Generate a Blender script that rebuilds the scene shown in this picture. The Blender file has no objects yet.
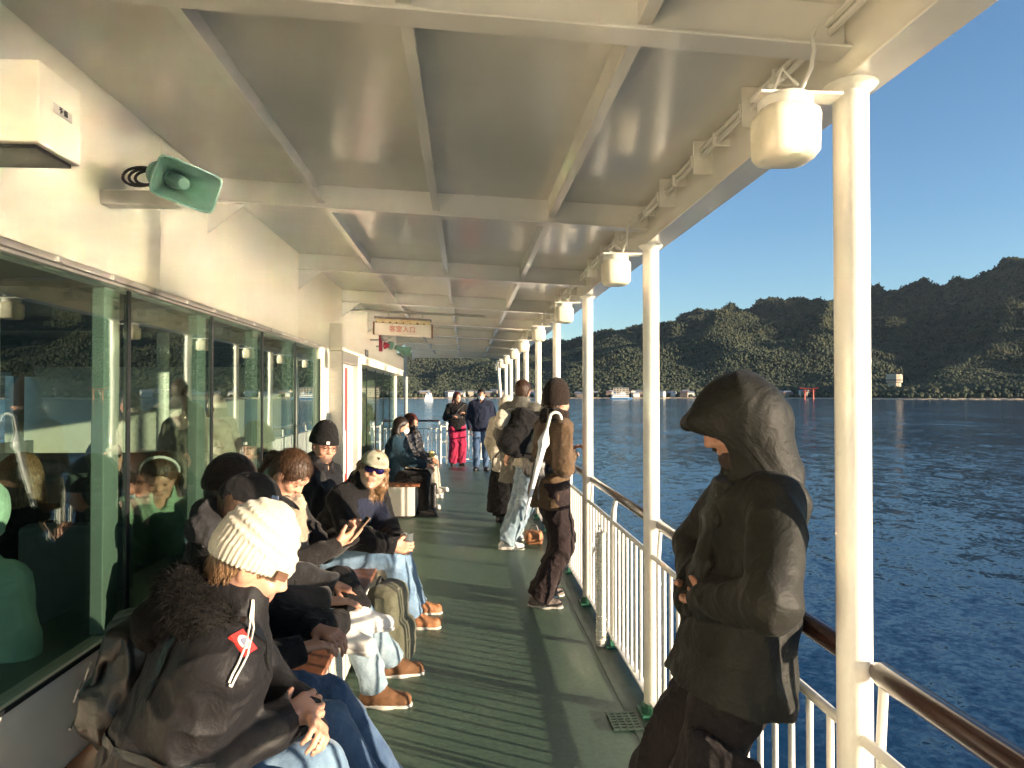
import bpy, math, random
import numpy as np
from mathutils import Vector, Matrix, Euler
random.seed(7); RNG = np.random.RandomState(11)
sc = bpy.context.scene; COL = sc.collection
R = math.radians; PI = math.pi
A3 = lambda *v: np.array(v, dtype=np.float64)
def unit(v):
    v = np.asarray(v, float); n = np.linalg.norm(v); return v/n if n > 1e-9 else v

# ------------------------------------------------------------------ materials
MATS = {}
def newmat(name):
    m = bpy.data.materials.new(name); m.use_nodes = True
    nt = m.node_tree; nt.nodes.clear(); out = nt.nodes.new('ShaderNodeOutputMaterial')
    return m, nt, out
def N(nt, t, **kw):
    n = nt.nodes.new(t)
    for k, v in kw.items():
        if k in n.inputs: n.inputs[k].default_value = v
        else: setattr(n, k, v)
    return n
def pos_node(nt, scale=(1, 1, 1)):
    tc = N(nt, 'ShaderNodeNewGeometry'); mp = N(nt, 'ShaderNodeMapping'); mp.inputs['Scale'].default_value = scale
    nt.links.new(tc.outputs['Position'], mp.inputs['Vector']); return mp.outputs['Vector']
def noise(nt, vec, scale, detail=4, rough=.55, dist=0.):
    n = N(nt, 'ShaderNodeTexNoise'); n.inputs['Scale'].default_value = scale; n.inputs['Detail'].default_value = detail
    n.inputs['Roughness'].default_value = rough; n.inputs['Distortion'].default_value = dist
    nt.links.new(vec, n.inputs['Vector']); return n.outputs['Fac']
def ramp(nt, fac, stops):
    r = N(nt, 'ShaderNodeValToRGB'); e = r.color_ramp.elements
    while len(e) < len(stops): e.new(.5)
    for i, (p, c) in enumerate(stops):
        e[i].position = p; e[i].color = (c[0], c[1], c[2], 1) if hasattr(c, '__len__') else (c, c, c, 1)
    nt.links.new(fac, r.inputs['Fac']); return r.outputs['Color']
def bump(nt, h, strength, dist, nrm=None):
    b = N(nt, 'ShaderNodeBump'); b.inputs['Strength'].default_value = strength; b.inputs['Distance'].default_value = dist
    nt.links.new(h, b.inputs['Height'])
    if nrm is not None: nt.links.new(nrm, b.inputs['Normal'])
    return b.outputs['Normal']
def mat(name, col, rough=.5, metal=0., var=.12, vscale=6., bs=0., bscale=60., bd=.002, stretch=(1, 1, 1), coat=0., sheen=0., sss=0.,
        col2=None, spec=.5, rvar=0., big=0.):
    if name in MATS: return MATS[name]
    m, nt, out = newmat(name); p = N(nt, 'ShaderNodeBsdfPrincipled')
    p.inputs['Roughness'].default_value = rough; p.inputs['Metallic'].default_value = metal
    p.inputs['Coat Weight'].default_value = coat; p.inputs['Coat Roughness'].default_value = .15
    p.inputs['Sheen Weight'].default_value = sheen; p.inputs['Sheen Roughness'].default_value = .5
    p.inputs['Specular IOR Level'].default_value = spec
    if sss: p.inputs['Subsurface Weight'].default_value = sss; p.inputs['Subsurface Radius'].default_value = (.01, .004, .002); p.inputs['Subsurface Scale'].default_value = .5
    v = pos_node(nt, stretch); nf = noise(nt, v, vscale, 5)
    lo = tuple(c*(1-var) for c in col); hi = tuple(min(1, c*(1+var)) for c in col)
    if col2: lo, hi = col, col2
    nt.links.new(ramp(nt, nf, [(.3, lo), (.7, hi)]), p.inputs['Base Color'])
    if rvar:
        r2 = noise(nt, v, vscale*.7, 4); nt.links.new(ramp(nt, r2, [(.1, max(0, rough-rvar)), (.9, min(1, rough+rvar))]), p.inputs['Roughness'])
    nn = None
    if big: nn = bump(nt, noise(nt, pos_node(nt), 2.2, 2), 1., big)
    if bs: nn = bump(nt, noise(nt, v, bscale, 3), bs, bd, nn)
    if nn is not None: nt.links.new(nn, p.inputs['Normal'])
    nt.links.new(p.outputs[0], out.inputs[0]); MATS[name] = m; return m
def fabric(name, col, rough=.9, sheen=.25, var=.15, fine=420., fold=.5, spec=.25, col2=None):
    """cloth: weave + soft crumple"""
    if name in MATS: return MATS[name]
    m, nt, out = newmat(name); p = N(nt, 'ShaderNodeBsdfPrincipled')
    p.inputs['Roughness'].default_value = rough; p.inputs['Sheen Weight'].default_value = sheen; p.inputs['Specular IOR Level'].default_value = spec
    v = pos_node(nt); nf = noise(nt, v, 9., 5, .6)
    lo = tuple(c*(1-var) for c in col); hi = tuple(min(1, c*(1+var)) for c in col)
    if col2: lo, hi = col, col2
    nt.links.new(ramp(nt, nf, [(.32, lo), (.68, hi)]), p.inputs['Base Color'])
    b0 = bump(nt, noise(nt, v, 7., 3, .55, 1.6), fold, .03); b1 = bump(nt, noise(nt, v, 26., 4, .6, 1.2), fold, .009, b0)
    b2 = bump(nt, noise(nt, v, fine, 1), .35, .0008, b1)
    nt.links.new(b2, p.inputs['Normal']); nt.links.new(p.outputs[0], out.inputs[0]); MATS[name] = m; return m
def hairmat(name, c1, c2, st=(60, 60, 5), rough=.42, spec=.4):
    if name in MATS: return MATS[name]
    m, nt, out = newmat(name); p = N(nt, 'ShaderNodeBsdfPrincipled'); p.inputs['Roughness'].default_value = rough; p.inputs['Specular IOR Level'].default_value = spec
    v = pos_node(nt, st); nf = noise(nt, v, 3., 3)
    nt.links.new(ramp(nt, nf, [(.35, c1), (.65, c2)]), p.inputs['Base Color'])
    nt.links.new(bump(nt, nf, .9, .004), p.inputs['Normal']); nt.links.new(p.outputs[0], out.inputs[0]); MATS[name] = m; return m

WHITE = (.80, .765, .66)
M_wall = mat('white_wall_paint', (.83, .785, .655), .38, var=.035, vscale=1.6, bs=.15, bscale=220, bd=.0006, rvar=.08, big=.004, coat=.15)
M_ceil = mat('white_ceiling_paint', (.71, .69, .62), .17, var=.05, vscale=1.3, bs=.08, bscale=160, bd=.0006, big=.006)
M_post = mat('white_pillar_paint', (.82, .79, .70), .3, var=.04, vscale=5, bs=.35, bscale=34, bd=.0012, rvar=.1, coat=.2)
M_rail = mat('white_rail_paint', (.80, .78, .71), .36, var=.06, vscale=9, bs=.35, bscale=60, bd=.001)
M_lamp = mat('cream_lamp_plastic', (.78, .72, .56), .35, var=.04, vscale=9)
M_wood = mat('varnished_handrail', (.035, .017, .014), .26, var=.4, vscale=14, stretch=(6, .6, 6), bs=.15, bscale=60, coat=.5)
M_bench = mat('brown_bench_board', (.20, .075, .035), .42, var=.3, vscale=9, stretch=(6, .7, 3), bs=.2, bscale=40)
M_benchside = mat('bench_side_paint', (.62, .60, .54), .45, var=.05)
M_steel = mat('brushed_steel', (.50, .49, .46), .36, .85, var=.1, vscale=12, stretch=(1, 1, 8), bs=.1)
M_grey = mat('grey_paint', (.30, .30, .28), .5, var=.1)
M_dark = mat('dark_gasket', (.012, .014, .016), .35, var=.2)
M_black = mat('black_plastic', (.02, .02, .022), .4, var=.2)
M_green = mat('green_foot_paint', (.03, .13, .075), .4, var=.2, vscale=20, bs=.3)
M_horn = mat('sea_green_horn', (.15, .30, .24), .42, var=.08, vscale=10)
M_red = mat('red_paint', (.55, .035, .03), .4)
M_rope = mat('white_rope', (.78, .75, .66), .8, var=.1, vscale=50, bs=.6, bscale=90, bd=.003)
M_teal = mat('teal_post_paint', (.17, .22, .19), .35, var=.06)
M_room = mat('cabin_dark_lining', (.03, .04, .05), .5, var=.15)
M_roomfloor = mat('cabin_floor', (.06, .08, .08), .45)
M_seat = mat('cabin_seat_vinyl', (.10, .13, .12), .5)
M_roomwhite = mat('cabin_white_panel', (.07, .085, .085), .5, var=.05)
# deck: worn green anti-slip paint
m, nt, out = newmat('green_deck_paint'); p = N(nt, 'ShaderNodeBsdfPrincipled'); v = pos_node(nt)
a = noise(nt, v, 1.1, 6, .6); b = noise(nt, v, 34., 4, .7); c = noise(nt, pos_node(nt, (1, .3, 1)), 5., 5, .65)
c1 = ramp(nt, a, [(.3, (.060, .108, .073)), (.7, (.094, .150, .102))])
mx = N(nt, 'ShaderNodeMix', data_type='RGBA', blend_type='MULTIPLY'); mx.inputs[0].default_value = .7
nt.links.new(c1, mx.inputs[6]); nt.links.new(ramp(nt, b, [(.33, .62), (.62, 1.15)]), mx.inputs[7])
mx2 = N(nt, 'ShaderNodeMix', data_type='RGBA', blend_type='MIX'); nt.links.new(ramp(nt, c, [(.6, 0.), (.78, .45)]), mx2.inputs[0])
nt.links.new(mx.outputs[2], mx2.inputs[6]); mx2.inputs[7].default_value = (.15, .185, .14, 1)
nt.links.new(mx2.outputs[2], p.inputs['Base Color']); nt.links.new(ramp(nt, a, [(.3, .36), (.7, .55)]), p.inputs['Roughness'])
nt.links.new(bump(nt, noise(nt, v, 260., 3, .6), .5, .0012, bump(nt, noise(nt, v, 3., 3), .6, .006)), p.inputs['Normal'])
nt.links.new(p.outputs[0], out.inputs[0]); M_deck = m
# glass
def glassmat(name, tint, base=.05):
    m, nt, out = newmat(name)
    g = N(nt, 'ShaderNodeNewGeometry'); d = N(nt, 'ShaderNodeVectorMath', operation='DOT_PRODUCT')
    nt.links.new(g.outputs['Normal'], d.inputs[0]); nt.links.new(g.outputs['Incoming'], d.inputs[1])
    ab = N(nt, 'ShaderNodeMath', operation='ABSOLUTE'); nt.links.new(d.outputs['Value'], ab.inputs[0])
    s = N(nt, 'ShaderNodeMath', operation='SUBTRACT'); s.inputs[0].default_value = 1; nt.links.new(ab.outputs[0], s.inputs[1])
    pw = N(nt, 'ShaderNodeMath', operation='POWER'); pw.inputs[1].default_value = 3.2; nt.links.new(s.outputs[0], pw.inputs[0])
    ma = N(nt, 'ShaderNodeMath', operation='MULTIPLY_ADD'); ma.inputs[1].default_value = .95-base; ma.inputs[2].default_value = base; nt.links.new(pw.outputs[0], ma.inputs[0])
    t = N(nt, 'ShaderNodeBsdfTransparent'); t.inputs[0].default_value = tint
    gl = N(nt, 'ShaderNodeBsdfGlossy'); gl.inputs['Roughness'].default_value = 0.0; gl.inputs[0].default_value = (.93, 1, .96, 1)
    nt.links.new(bump(nt, noise(nt, pos_node(nt), 1.6, 1), .25, .004), gl.inputs['Normal'])
    mi = N(nt, 'ShaderNodeMixShader'); nt.links.new(ma.outputs[0], mi.inputs[0]); nt.links.new(t.outputs[0], mi.inputs[1]); nt.links.new(gl.outputs[0], mi.inputs[2])
    nt.links.new(mi.outputs[0], out.inputs[0]); return m
M_glass = glassmat('green_tinted_glass', (.78, .86, .82, 1), .08)
# sea
m, nt, out = newmat('sea_water'); p = N(nt, 'ShaderNodeBsdfPrincipled')
p.inputs['Base Color'].default_value = (.006, .024, .055, 1); p.inputs['Roughness'].default_value = .12; p.inputs['IOR'].default_value = 1.333
v = pos_node(nt); vs = pos_node(nt, (1, .55, 1))
def vecnoise(vec, scale, det, amp, dist=.6):
    n = N(nt, 'ShaderNodeTexNoise'); n.inputs['Scale'].default_value = scale; n.inputs['Detail'].default_value = det; n.inputs['Roughness'].default_value = .6; n.inputs['Distortion'].default_value = dist
    nt.links.new(vec, n.inputs['Vector']); s_ = N(nt, 'ShaderNodeVectorMath', operation='SUBTRACT'); s_.inputs[1].default_value = (.5, .5, .5); nt.links.new(n.outputs['Color'], s_.inputs[0])
    m_ = N(nt, 'ShaderNodeVectorMath', operation='MULTIPLY'); m_.inputs[1].default_value = (amp, amp, 0); nt.links.new(s_.outputs[0], m_.inputs[0]); return m_.outputs[0]
a_ = N(nt, 'ShaderNodeVectorMath', operation='ADD'); nt.links.new(vecnoise(vs, .13, 3, .16), a_.inputs[0]); nt.links.new(vecnoise(vs, .95, 5, .40, .9), a_.inputs[1])
b_ = N(nt, 'ShaderNodeVectorMath', operation='ADD'); nt.links.new(a_.outputs[0], b_.inputs[0]); nt.links.new(vecnoise(v, 4.6, 3, .46), b_.inputs[1])
w_ = N(nt, 'ShaderNodeVectorMath', operation='MULTIPLY'); nt.links.new(b_.outputs[0], w_.inputs[0]); nt.links.new(ramp(nt, noise(nt, pos_node(nt, (1, .35, 1)), .022, 4, .6, 1.), [(.32, .45), (.68, 1.35)]), w_.inputs[1])
c_ = N(nt, 'ShaderNodeVectorMath', operation='ADD'); nt.links.new(w_.outputs[0], c_.inputs[0]); c_.inputs[1].default_value = (0, 0, 1)
d_ = N(nt, 'ShaderNodeVectorMath', operation='NORMALIZE'); nt.links.new(c_.outputs[0], d_.inputs[0]); nt.links.new(d_.outputs[0], p.inputs['Normal'])
fo = noise(nt, v, .9, 6, .75)
nt.links.new(ramp(nt, noise(nt, v, .012, 3), [(.3, (.004, .028, .068)), (.7, (.007, .042, .095))]), p.inputs['Base Color'])
nt.links.new(p.outputs[0], out.inputs[0]); M_sea = m
# foam streak by the hull
m, nt, out = newmat('sea_foam'); p = N(nt, 'ShaderNodeBsdfPrincipled'); p.inputs['Base Color'].default_value = (.75, .8, .82, 1); p.inputs['Roughness'].default_value = .6
t = N(nt, 'ShaderNodeBsdfTransparent'); mi = N(nt, 'ShaderNodeMixShader'); v = pos_node(nt, (1, .5, 1))
nt.links.new(ramp(nt, noise(nt, v, 2.2, 8, .72, 1.5), [(.50, 0.), (.62, .75)]), mi.inputs[0])
nt.links.new(t.outputs[0], mi.inputs[1]); nt.links.new(p.outputs[0], mi.inputs[2]); nt.links.new(mi.outputs[0], out.inputs[0]); M_foam = m
# hills
m, nt, out = newmat('forested_hill'); p = N(nt, 'ShaderNodeBsdfPrincipled'); p.inputs['Roughness'].default_value = .95; p.inputs['Specular IOR Level'].default_value = .1
v = pos_node(nt); n1 = noise(nt, v, .004, 5, .6); n2 = noise(nt, v, .05, 4, .7)
cc = ramp(nt, n2, [(.3, (.020, .028, .022)), (.5, (.038, .046, .027)), (.72, (.078, .070, .038))])
mx = N(nt, 'ShaderNodeMix', data_type='RGBA', blend_type='MULTIPLY'); mx.inputs[0].default_value = .6
nt.links.new(cc, mx.inputs[6]); nt.links.new(ramp(nt, n1, [(.35, (.7, .75, .75)), (.65, (1.2, 1.05, .9))]), mx.inputs[7])
g = N(nt, 'ShaderNodeNewGeometry'); sx = N(nt, 'ShaderNodeSeparateXYZ'); nt.links.new(g.outputs['Position'], sx.inputs[0])
mr = N(nt, 'ShaderNodeMapRange'); mr.inputs['From Min'].default_value = -3.9; mr.inputs['From Max'].default_value = -3.2; nt.links.new(sx.outputs['Z'], mr.inputs['Value'])
mx3 = N(nt, 'ShaderNodeMix', data_type='RGBA'); nt.links.new(mr.outputs[0], mx3.inputs[0]); mx3.inputs[6].default_value = (.42, .33, .22, 1); nt.links.new(mx.outputs[2], mx3.inputs[7])
nt.links.new(mx3.outputs[2], p.inputs['Base Color'])
vo = N(nt, 'ShaderNodeTexVoronoi'); vo.inputs['Scale'].default_value = .09; nt.links.new(v, vo.inputs['Vector'])
nt.links.new(bump(nt, vo.outputs['Distance'], 1., -3., bump(nt, n2, 1., 4.)), p.inputs['Normal']); nt.links.new(p.outputs[0], out.inputs[0]); M_hill = m
m, nt, out = newmat('tree_foliage'); p = N(nt, 'ShaderNodeBsdfPrincipled'); p.inputs['Roughness'].default_value = .95; p.inputs['Specular IOR Level'].default_value = .1
v = pos_node(nt); n2 = noise(nt, v, .018, 4, .7)
nt.links.new(ramp(nt, n2, [(.25, (.046, .060, .044)), (.5, (.062, .074, .048)), (.7, (.084, .086, .052)), (.85, (.11, .092, .058))]), p.inputs['Base Color'])
nt.links.new(bump(nt, noise(nt, v, .5, 3), 1., 1.5), p.inputs['Normal']); nt.links.new(p.outputs[0], out.inputs[0]); M_tree = m

# ------------------------------------------------------------------ mesh helpers
def mkmesh(name, V, Fc, mats, smooth=False, idx=None):
    me = bpy.data.meshes.new(name); V = np.asarray(V, dtype=np.float32)
    if isinstance(Fc, np.ndarray):
        k = Fc.shape[1]; me.vertices.add(len(V)); me.vertices.foreach_set('co', V.ravel())
        me.loops.add(Fc.size); me.loops.foreach_set('vertex_index', Fc.astype(np.int32).ravel())
        me.polygons.add(len(Fc)); me.polygons.foreach_set('loop_start', np.arange(0, Fc.size, k, dtype=np.int32))
        me.update(calc_edges=True)
    else:
        me.from_pydata([tuple(map(float, v)) for v in V], [], Fc); me.update()
    for mm in (mats if isinstance(mats, (list, tuple)) else [mats]): me.materials.append(mm)
    if idx is not None: me.polygons.foreach_set('material_index', np.asarray(idx, dtype=np.int32))
    if smooth: me.polygons.foreach_set('use_smooth', np.ones(len(me.polygons), dtype=bool))
    return me
def origin_of(par):
    o = par
    while o.parent: o = o.parent
    return np.array(o['_o'])
def link(name, V, Fc, mats, parent=None, org=(0, 0, 0), smooth=False, idx=None, bev=0.):
    """V in world coordinates; a root stands at org, children share their root's frame"""
    org = origin_of(parent) if parent else np.array(org, float)
    me = mkmesh(name, np.asarray(V, float)-org, Fc, mats, smooth, idx)
    o = bpy.data.objects.new(name, me); COL.objects.link(o)
    if parent: o.parent = parent
    else: o.location = org; o['_o'] = [float(x) for x in org]
    if bev:
        b = o.modifiers.new('bevel', 'BEVEL'); b.width = bev; b.segments = 2; b.limit_method = 'ANGLE'
    return o
def empty(name, loc): 
    o = bpy.data.objects.new(name, None); COL.objects.link(o); o.location = loc; o['_o'] = [float(x) for x in loc]; o.empty_display_size = .1; return o
def tag(o, label=None, cat=None, group=None, kind=None):
    if label: o['label'] = label
    if cat: o['category'] = cat
    if group: o['group'] = group
    if kind: o['kind'] = kind
    return o
def thing(name, loc, label, cat, group=None): return tag(empty(name, loc), label, cat, group)
class MB:
    def __init__(s): s.v = []; s.f = []; s.m = []
    def add(s, V, Fc, mi=0):
        n = len(s.v); s.v += [tuple(map(float, x)) for x in V]; s.f += [tuple(i+n for i in f) for f in Fc]; s.m += [mi]*len(Fc); return s
    def box(s, lo, hi, mi=0, M=None):
        x0, y0, z0 = lo; x1, y1, z1 = hi
        V = [(x0, y0, z0), (x1, y0, z0), (x1, y1, z0), (x0, y1, z0), (x0, y0, z1), (x1, y0, z1), (x1, y1, z1), (x0, y1, z1)]
        if M is not None: V = [tuple(M @ Vector(v)) for v in V]
        return s.add(V, [(0, 3, 2, 1), (4, 5, 6, 7), (0, 1, 5, 4), (1, 2, 6, 5), (2, 3, 7, 6), (3, 0, 4, 7)], mi)
    def hexa(s, V, mi=0): return s.add(V, [(0, 3, 2, 1), (4, 5, 6, 7), (0, 1, 5, 4), (1, 2, 6, 5), (2, 3, 7, 6), (3, 0, 4, 7)], mi)
    def tube(s, pts, r, n=12, mi=0, cap=True, sx=1.):
        pts = [np.array(p, float) for p in pts]; rs = r if hasattr(r, '__len__') else [r]*len(pts)
        up = None; rings = []
        for i, p in enumerate(pts):
            t = unit((pts[min(i+1, len(pts)-1)]-pts[max(i-1, 0)]))
            if up is None: up = unit(np.cross(t, (0, 0, 1) if abs(t[2]) < .9 else (0, 1, 0)))
            up = unit(up-t*np.dot(up, t)); w = np.cross(t, up)
            rings.append([p+up*math.cos(2*PI*k/n)*rs[i]+w*math.sin(2*PI*k/n)*rs[i]*sx for k in range(n)])
        V = [q for rg in rings for q in rg]; Fc = []
        for i in range(len(pts)-1):
            for k in range(n): a = i*n+k; b = i*n+(k+1) % n; Fc.append((a, b, b+n, a+n))
        if cap: Fc.append(tuple(range(n-1, -1, -1))); Fc.append(tuple((len(pts)-1)*n+k for k in range(n)))
        return s.add(V, Fc, mi)
    def lathe(s, prof, c=(0, 0, 0), n=24, mi=0, axis=(0, 0, 1), sq=None):
        """prof: (r, h) list; sq: superellipse exponent for rounded-square plans"""
        ax = unit(axis); u = unit(np.cross(ax, (0, 1, 0) if abs(ax[1]) < .9 else (1, 0, 0))); w = np.cross(ax, u); V = []; Fc = []
        for (r, h) in prof:
            for k in range(n):
                t = 2*PI*k/n; q = 1.
                if sq: q = (abs(math.cos(t))**sq+abs(math.sin(t))**sq)**(-1/sq)
                V.append(np.array(c)+ax*h+(u*math.cos(t)+w*math.sin(t))*r*q)
        for i in range(len(prof)-1):
            for k in range(n): a = i*n+k; b = i*n+(k+1) % n; Fc.append((a, b, b+n, a+n))
        Fc.append(tuple(range(n-1, -1, -1))); Fc.append(tuple((len(prof)-1)*n+k for k in range(n)))
        return s.add(V, Fc, mi)
    def build(s, name, mats, parent=None, org=(0, 0, 0), smooth=False, bev=0.):
        o = link(name, s.v, s.f, mats, parent, org, smooth, s.m, bev)
        if smooth == 'auto' or smooth:
            try: o.data.set_sharp_from_angle(angle=R(38))
            except Exception: pass
        return o
def copy_tree(o, loc, label=None, parent=None):
    c = o.copy(); COL.objects.link(c)
    if parent: c.parent = parent
    else:
        c.location = loc; c['_o'] = [float(x) for x in loc]
        if label: c['label'] = label
    for ch in [x for x in bpy.data.objects if x.parent == o]: copy_tree(ch, None, None, c)
    return c
# ------------------------------------------------------------------ soft-surface engine (signed distance fields + surface nets)
_TAB = RNG.rand(32, 32, 32).astype(np.float32)
def vnoise(P):
    P = P.astype(np.float32); I = np.floor(P).astype(np.int32); t = P-I; t = t*t*(3-2*t); I &= 31; J = (I+1) & 31
    x0, y0, z0 = I.T; x1, y1, z1 = J.T; a, b, c = t.T
    T = _TAB
    return ((T[x0, y0, z0]*(1-a)+T[x1, y0, z0]*a)*(1-b)+(T[x0, y1, z0]*(1-a)+T[x1, y1, z0]*a)*b)*(1-c) + \
           ((T[x0, y0, z1]*(1-a)+T[x1, y0, z1]*a)*(1-b)+(T[x0, y1, z1]*(1-a)+T[x1, y1, z1]*a)*b)*c
def folds(amp=.007, f=9., seed=0., st=(1, 1, 1)):
    st = np.array(st); amp = amp*1.25
    def g(P):
        Q = P*f*st+seed
        W = Q+1.1*(vnoise(Q*.8+7.3)[:, None]-.5)
        n = vnoise(W); r = np.abs(n-.5)*2
        n2 = vnoise(Q*2.4+3.1); r2 = np.abs(n2-.5)*2
        return -amp*(1-np.clip(r*2.2, 0, 1))**1.5*1.2+amp*.45*(vnoise(Q*.5)-.5)*2 - amp*.4*(1-np.clip(r2*2.5, 0, 1))
    return g
class SDF:
    def __init__(s, disp=None): s.ops = []; s.disp = disp
    def _a(s, fn, lo, hi, k, mode): s.ops.append((mode, k, fn, np.array(lo, float), np.array(hi, float))); return s
    def cap(s, a, b, r1, r2=None, k=.03, flat=None, clip=(), mode='u'):
        a = np.array(a, float); b = np.array(b, float); r2 = r1 if r2 is None else r2; ba = b-a; L = max(np.dot(ba, ba), 1e-9)
        if flat is not None: fd, fs = unit(flat[0]), flat[1]
        cl = [(np.array(p, float), unit(n)) for p, n in clip]
        def fn(P):
            pa = P-a; t = np.clip(pa@ba/L, 0, 1); q = pa-t[:, None]*ba
            if flat is not None: q = q-((q@fd)*(1-1/fs))[:, None]*fd
            d = np.sqrt((q*q).sum(1))-(r1+(r2-r1)*t)
            for p, n in cl: d = np.maximum(d, (P-p)@n)
            return d
        m = max(r1, r2)*(max(1, flat[1]) if flat is not None else 1)+.01
        return s._a(fn, np.minimum(a, b)-m, np.maximum(a, b)+m, k, mode)
    def ell(s, c, r, B=None, k=.02, clip=(), mode='u'):
        """B: rows = axes"""
        c = np.array(c, float); r = np.array(r, float); B = np.eye(3) if B is None else np.array(B, float); cl = [(np.array(p, float), unit(n)) for p, n in clip]
        def fn(P):
            q = (P-c)@B.T; k0 = np.sqrt(((q/r)**2).sum(1)); k1 = np.sqrt(((q/(r*r))**2).sum(1))+1e-9
            d = k0*(k0-1)/k1
            for p, n in cl: d = np.maximum(d, (P-p)@n)
            return d
        e = np.sqrt(((B*r[:, None])**2).sum(0))+.01
        return s._a(fn, c-e, c+e, k, mode)
    def box(s, c, h, B=None, rad=.01, k=.01, clip=(), mode='u'):
        c = np.array(c, float); h = np.array(h, float)-rad; B = np.eye(3) if B is None else np.array(B, float); cl = [(np.array(p, float), unit(n)) for p, n in clip]
        def fn(P):
            q = np.abs((P-c)@B.T)-h; d = np.sqrt((np.maximum(q, 0)**2).sum(1))+np.minimum(q.max(1), 0)-rad
            for p, n in cl: d = np.maximum(d, (P-p)@n)
            return d
        e = np.abs(B).T@(h+rad)+.01
        return s._a(fn, c-e, c+e, k, mode)
    def half(s, p, n, k=.004):
        p = np.array(p, float); n = unit(n)
        return s._a(lambda P: (P-p)@n, [-1e9]*3, [1e9]*3, k, 'i')
    def chain(s, pts, rs, k=.03, **kw):
        for i in range(len(pts)-1): s.cap(pts[i], pts[i+1], rs[i], rs[i+1], k=k, **kw)
        return s
    def ev(s, P, ops, disp=True):
        d = np.full(len(P), 10.)
        for mode, k, fn, lo, hi in ops:
            e = fn(P)
            if mode == 'u': h = np.maximum(k-np.abs(d-e), 0)/k; d = np.minimum(d, e)-h*h*k*.25
            elif mode == 's': h = np.maximum(k-np.abs(d+e), 0)/k; d = np.maximum(d, -e)+h*h*k*.25
            else: h = np.maximum(k-np.abs(d-e), 0)/k; d = np.maximum(d, e)+h*h*k*.25
        if disp and s.disp is not None: d = d+s.disp(P)
        return d
    def mesh(s, h):
        U = [o for o in s.ops if o[0] == 'u']; lo = np.min([o[3] for o in U], 0)-3*h-.01; hi = np.max([o[4] for o in U], 0)+3*h+.01
        B = 12; nb = np.ceil((hi-lo)/h/B).astype(int); n = nb*B; F = np.ones(n, dtype=np.float32)
        cg = np.stack(np.meshgrid(*[np.arange(k) for k in nb], indexing='ij'), -1).reshape(-1, 3)
        C = lo+(cg*B+B/2)*h; dC = s.ev(C, s.ops, False); half = B*h*.5*1.7321
        g = np.stack(np.meshgrid(*[np.arange(B)]*3, indexing='ij'), -1).reshape(-1, 3)*h
        for ci, c, d in zip(cg, C, dC):
            x, y, z = ci*B
            if d > half*1.05+.03: continue
            if d < -half*1.5-.05: F[x:x+B, y:y+B, z:z+B] = -1; continue
            m = half+.05; ops = [o for o in s.ops if o[0] == 'i' or np.all(np.maximum(np.maximum(o[3]-c, c-o[4]), 0) < m)]
            if not ops or not any(o[0] == 'u' for o in ops): continue
            F[x:x+B, y:y+B, z:z+B] = s.ev(lo+ci*B*h+g, ops).reshape(B, B, B)
        return nets(F, lo, h)
    def build(s, name, mats, parent=None, org=(0, 0, 0), h=.01, idxfn=None, sub=None):
        V, Q = s.mesh(h); idx = None
        if idxfn is not None: idx = idxfn(V[Q].mean(1))
        return link(name, V, Q, mats, parent, org, True, idx)
    def hit(s, o, d, tmax=2.):
        t = 0.; o = np.array(o, float); d = unit(d)
        for _ in range(90):
            e = float(s.ev((o+d*t)[None], s.ops)[0])
            if e < .0008 or t > tmax: break
            t += e*.8
        p = o+d*t; g = np.array([float(s.ev((p+ax)[None], s.ops)[0]-s.ev((p-ax)[None], s.ops)[0]) for ax in np.eye(3)*.004]); return p, unit(g)
def nets(F, lo, h):
    S = F < 0
    c = [S[i:S.shape[0]-1+i, j:S.shape[1]-1+j, k:S.shape[2]-1+k] for i in (0, 1) for j in (0, 1) for k in (0, 1)]
    al = c[0].copy(); an = c[0].copy()
    for q in c[1:]: al &= q; an |= q
    act = an & ~al; I = np.argwhere(act); idx = np.full(act.shape, -1, np.int32); idx[act] = np.arange(len(I))
    corners = np.array([(i, j, k) for i in (0, 1) for j in (0, 1) for k in (0, 1)])
    val = np.stack([F[I[:, 0]+a, I[:, 1]+b, I[:, 2]+d] for a, b, d in corners], 1)
    acc = np.zeros((len(I), 3)); cnt = np.zeros(len(I))
    for p in range(8):
        for q in range(p+1, 8):
            if np.abs(corners[p]-corners[q]).sum() != 1: continue
            a, b = val[:, p], val[:, q]; m = (a < 0) != (b < 0); t = a[m]/(a[m]-b[m])
            acc[m] += corners[p]+t[:, None]*(corners[q]-corners[p]); cnt[m] += 1
    V = lo+(I+acc/cnt[:, None])*h; quads = []
    for ax in range(3):
        b1, b2 = (ax+1) % 3, (ax+2) % 3
        sl = [slice(1, -1)]*3; sl[ax] = slice(0, -1); s0 = S[tuple(sl)]
        sl2 = list(sl); sl2[ax] = slice(1, None); s1 = S[tuple(sl2)]
        E = np.argwhere(s0 != s1); off = np.ones(3, int); off[ax] = 0; E = E+off
        flip = S[E[:, 0], E[:, 1], E[:, 2]]
        def cell(o1, o2):
            C = E.copy(); C[:, b1] -= o1; C[:, b2] -= o2; return idx[C[:, 0], C[:, 1], C[:, 2]]
        q = np.stack([cell(1, 1), cell(0, 1), cell(0, 0), cell(1, 0)], 1); q[~flip] = q[~flip][:, ::-1]; quads.append(q)
    Q = np.concatenate(quads); Q = Q[(Q >= 0).all(1)]
    return V, Q
def basis(f, u):
    f = unit(f); l = unit(np.cross(u, f)); return f, l, np.cross(f, l)

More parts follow.
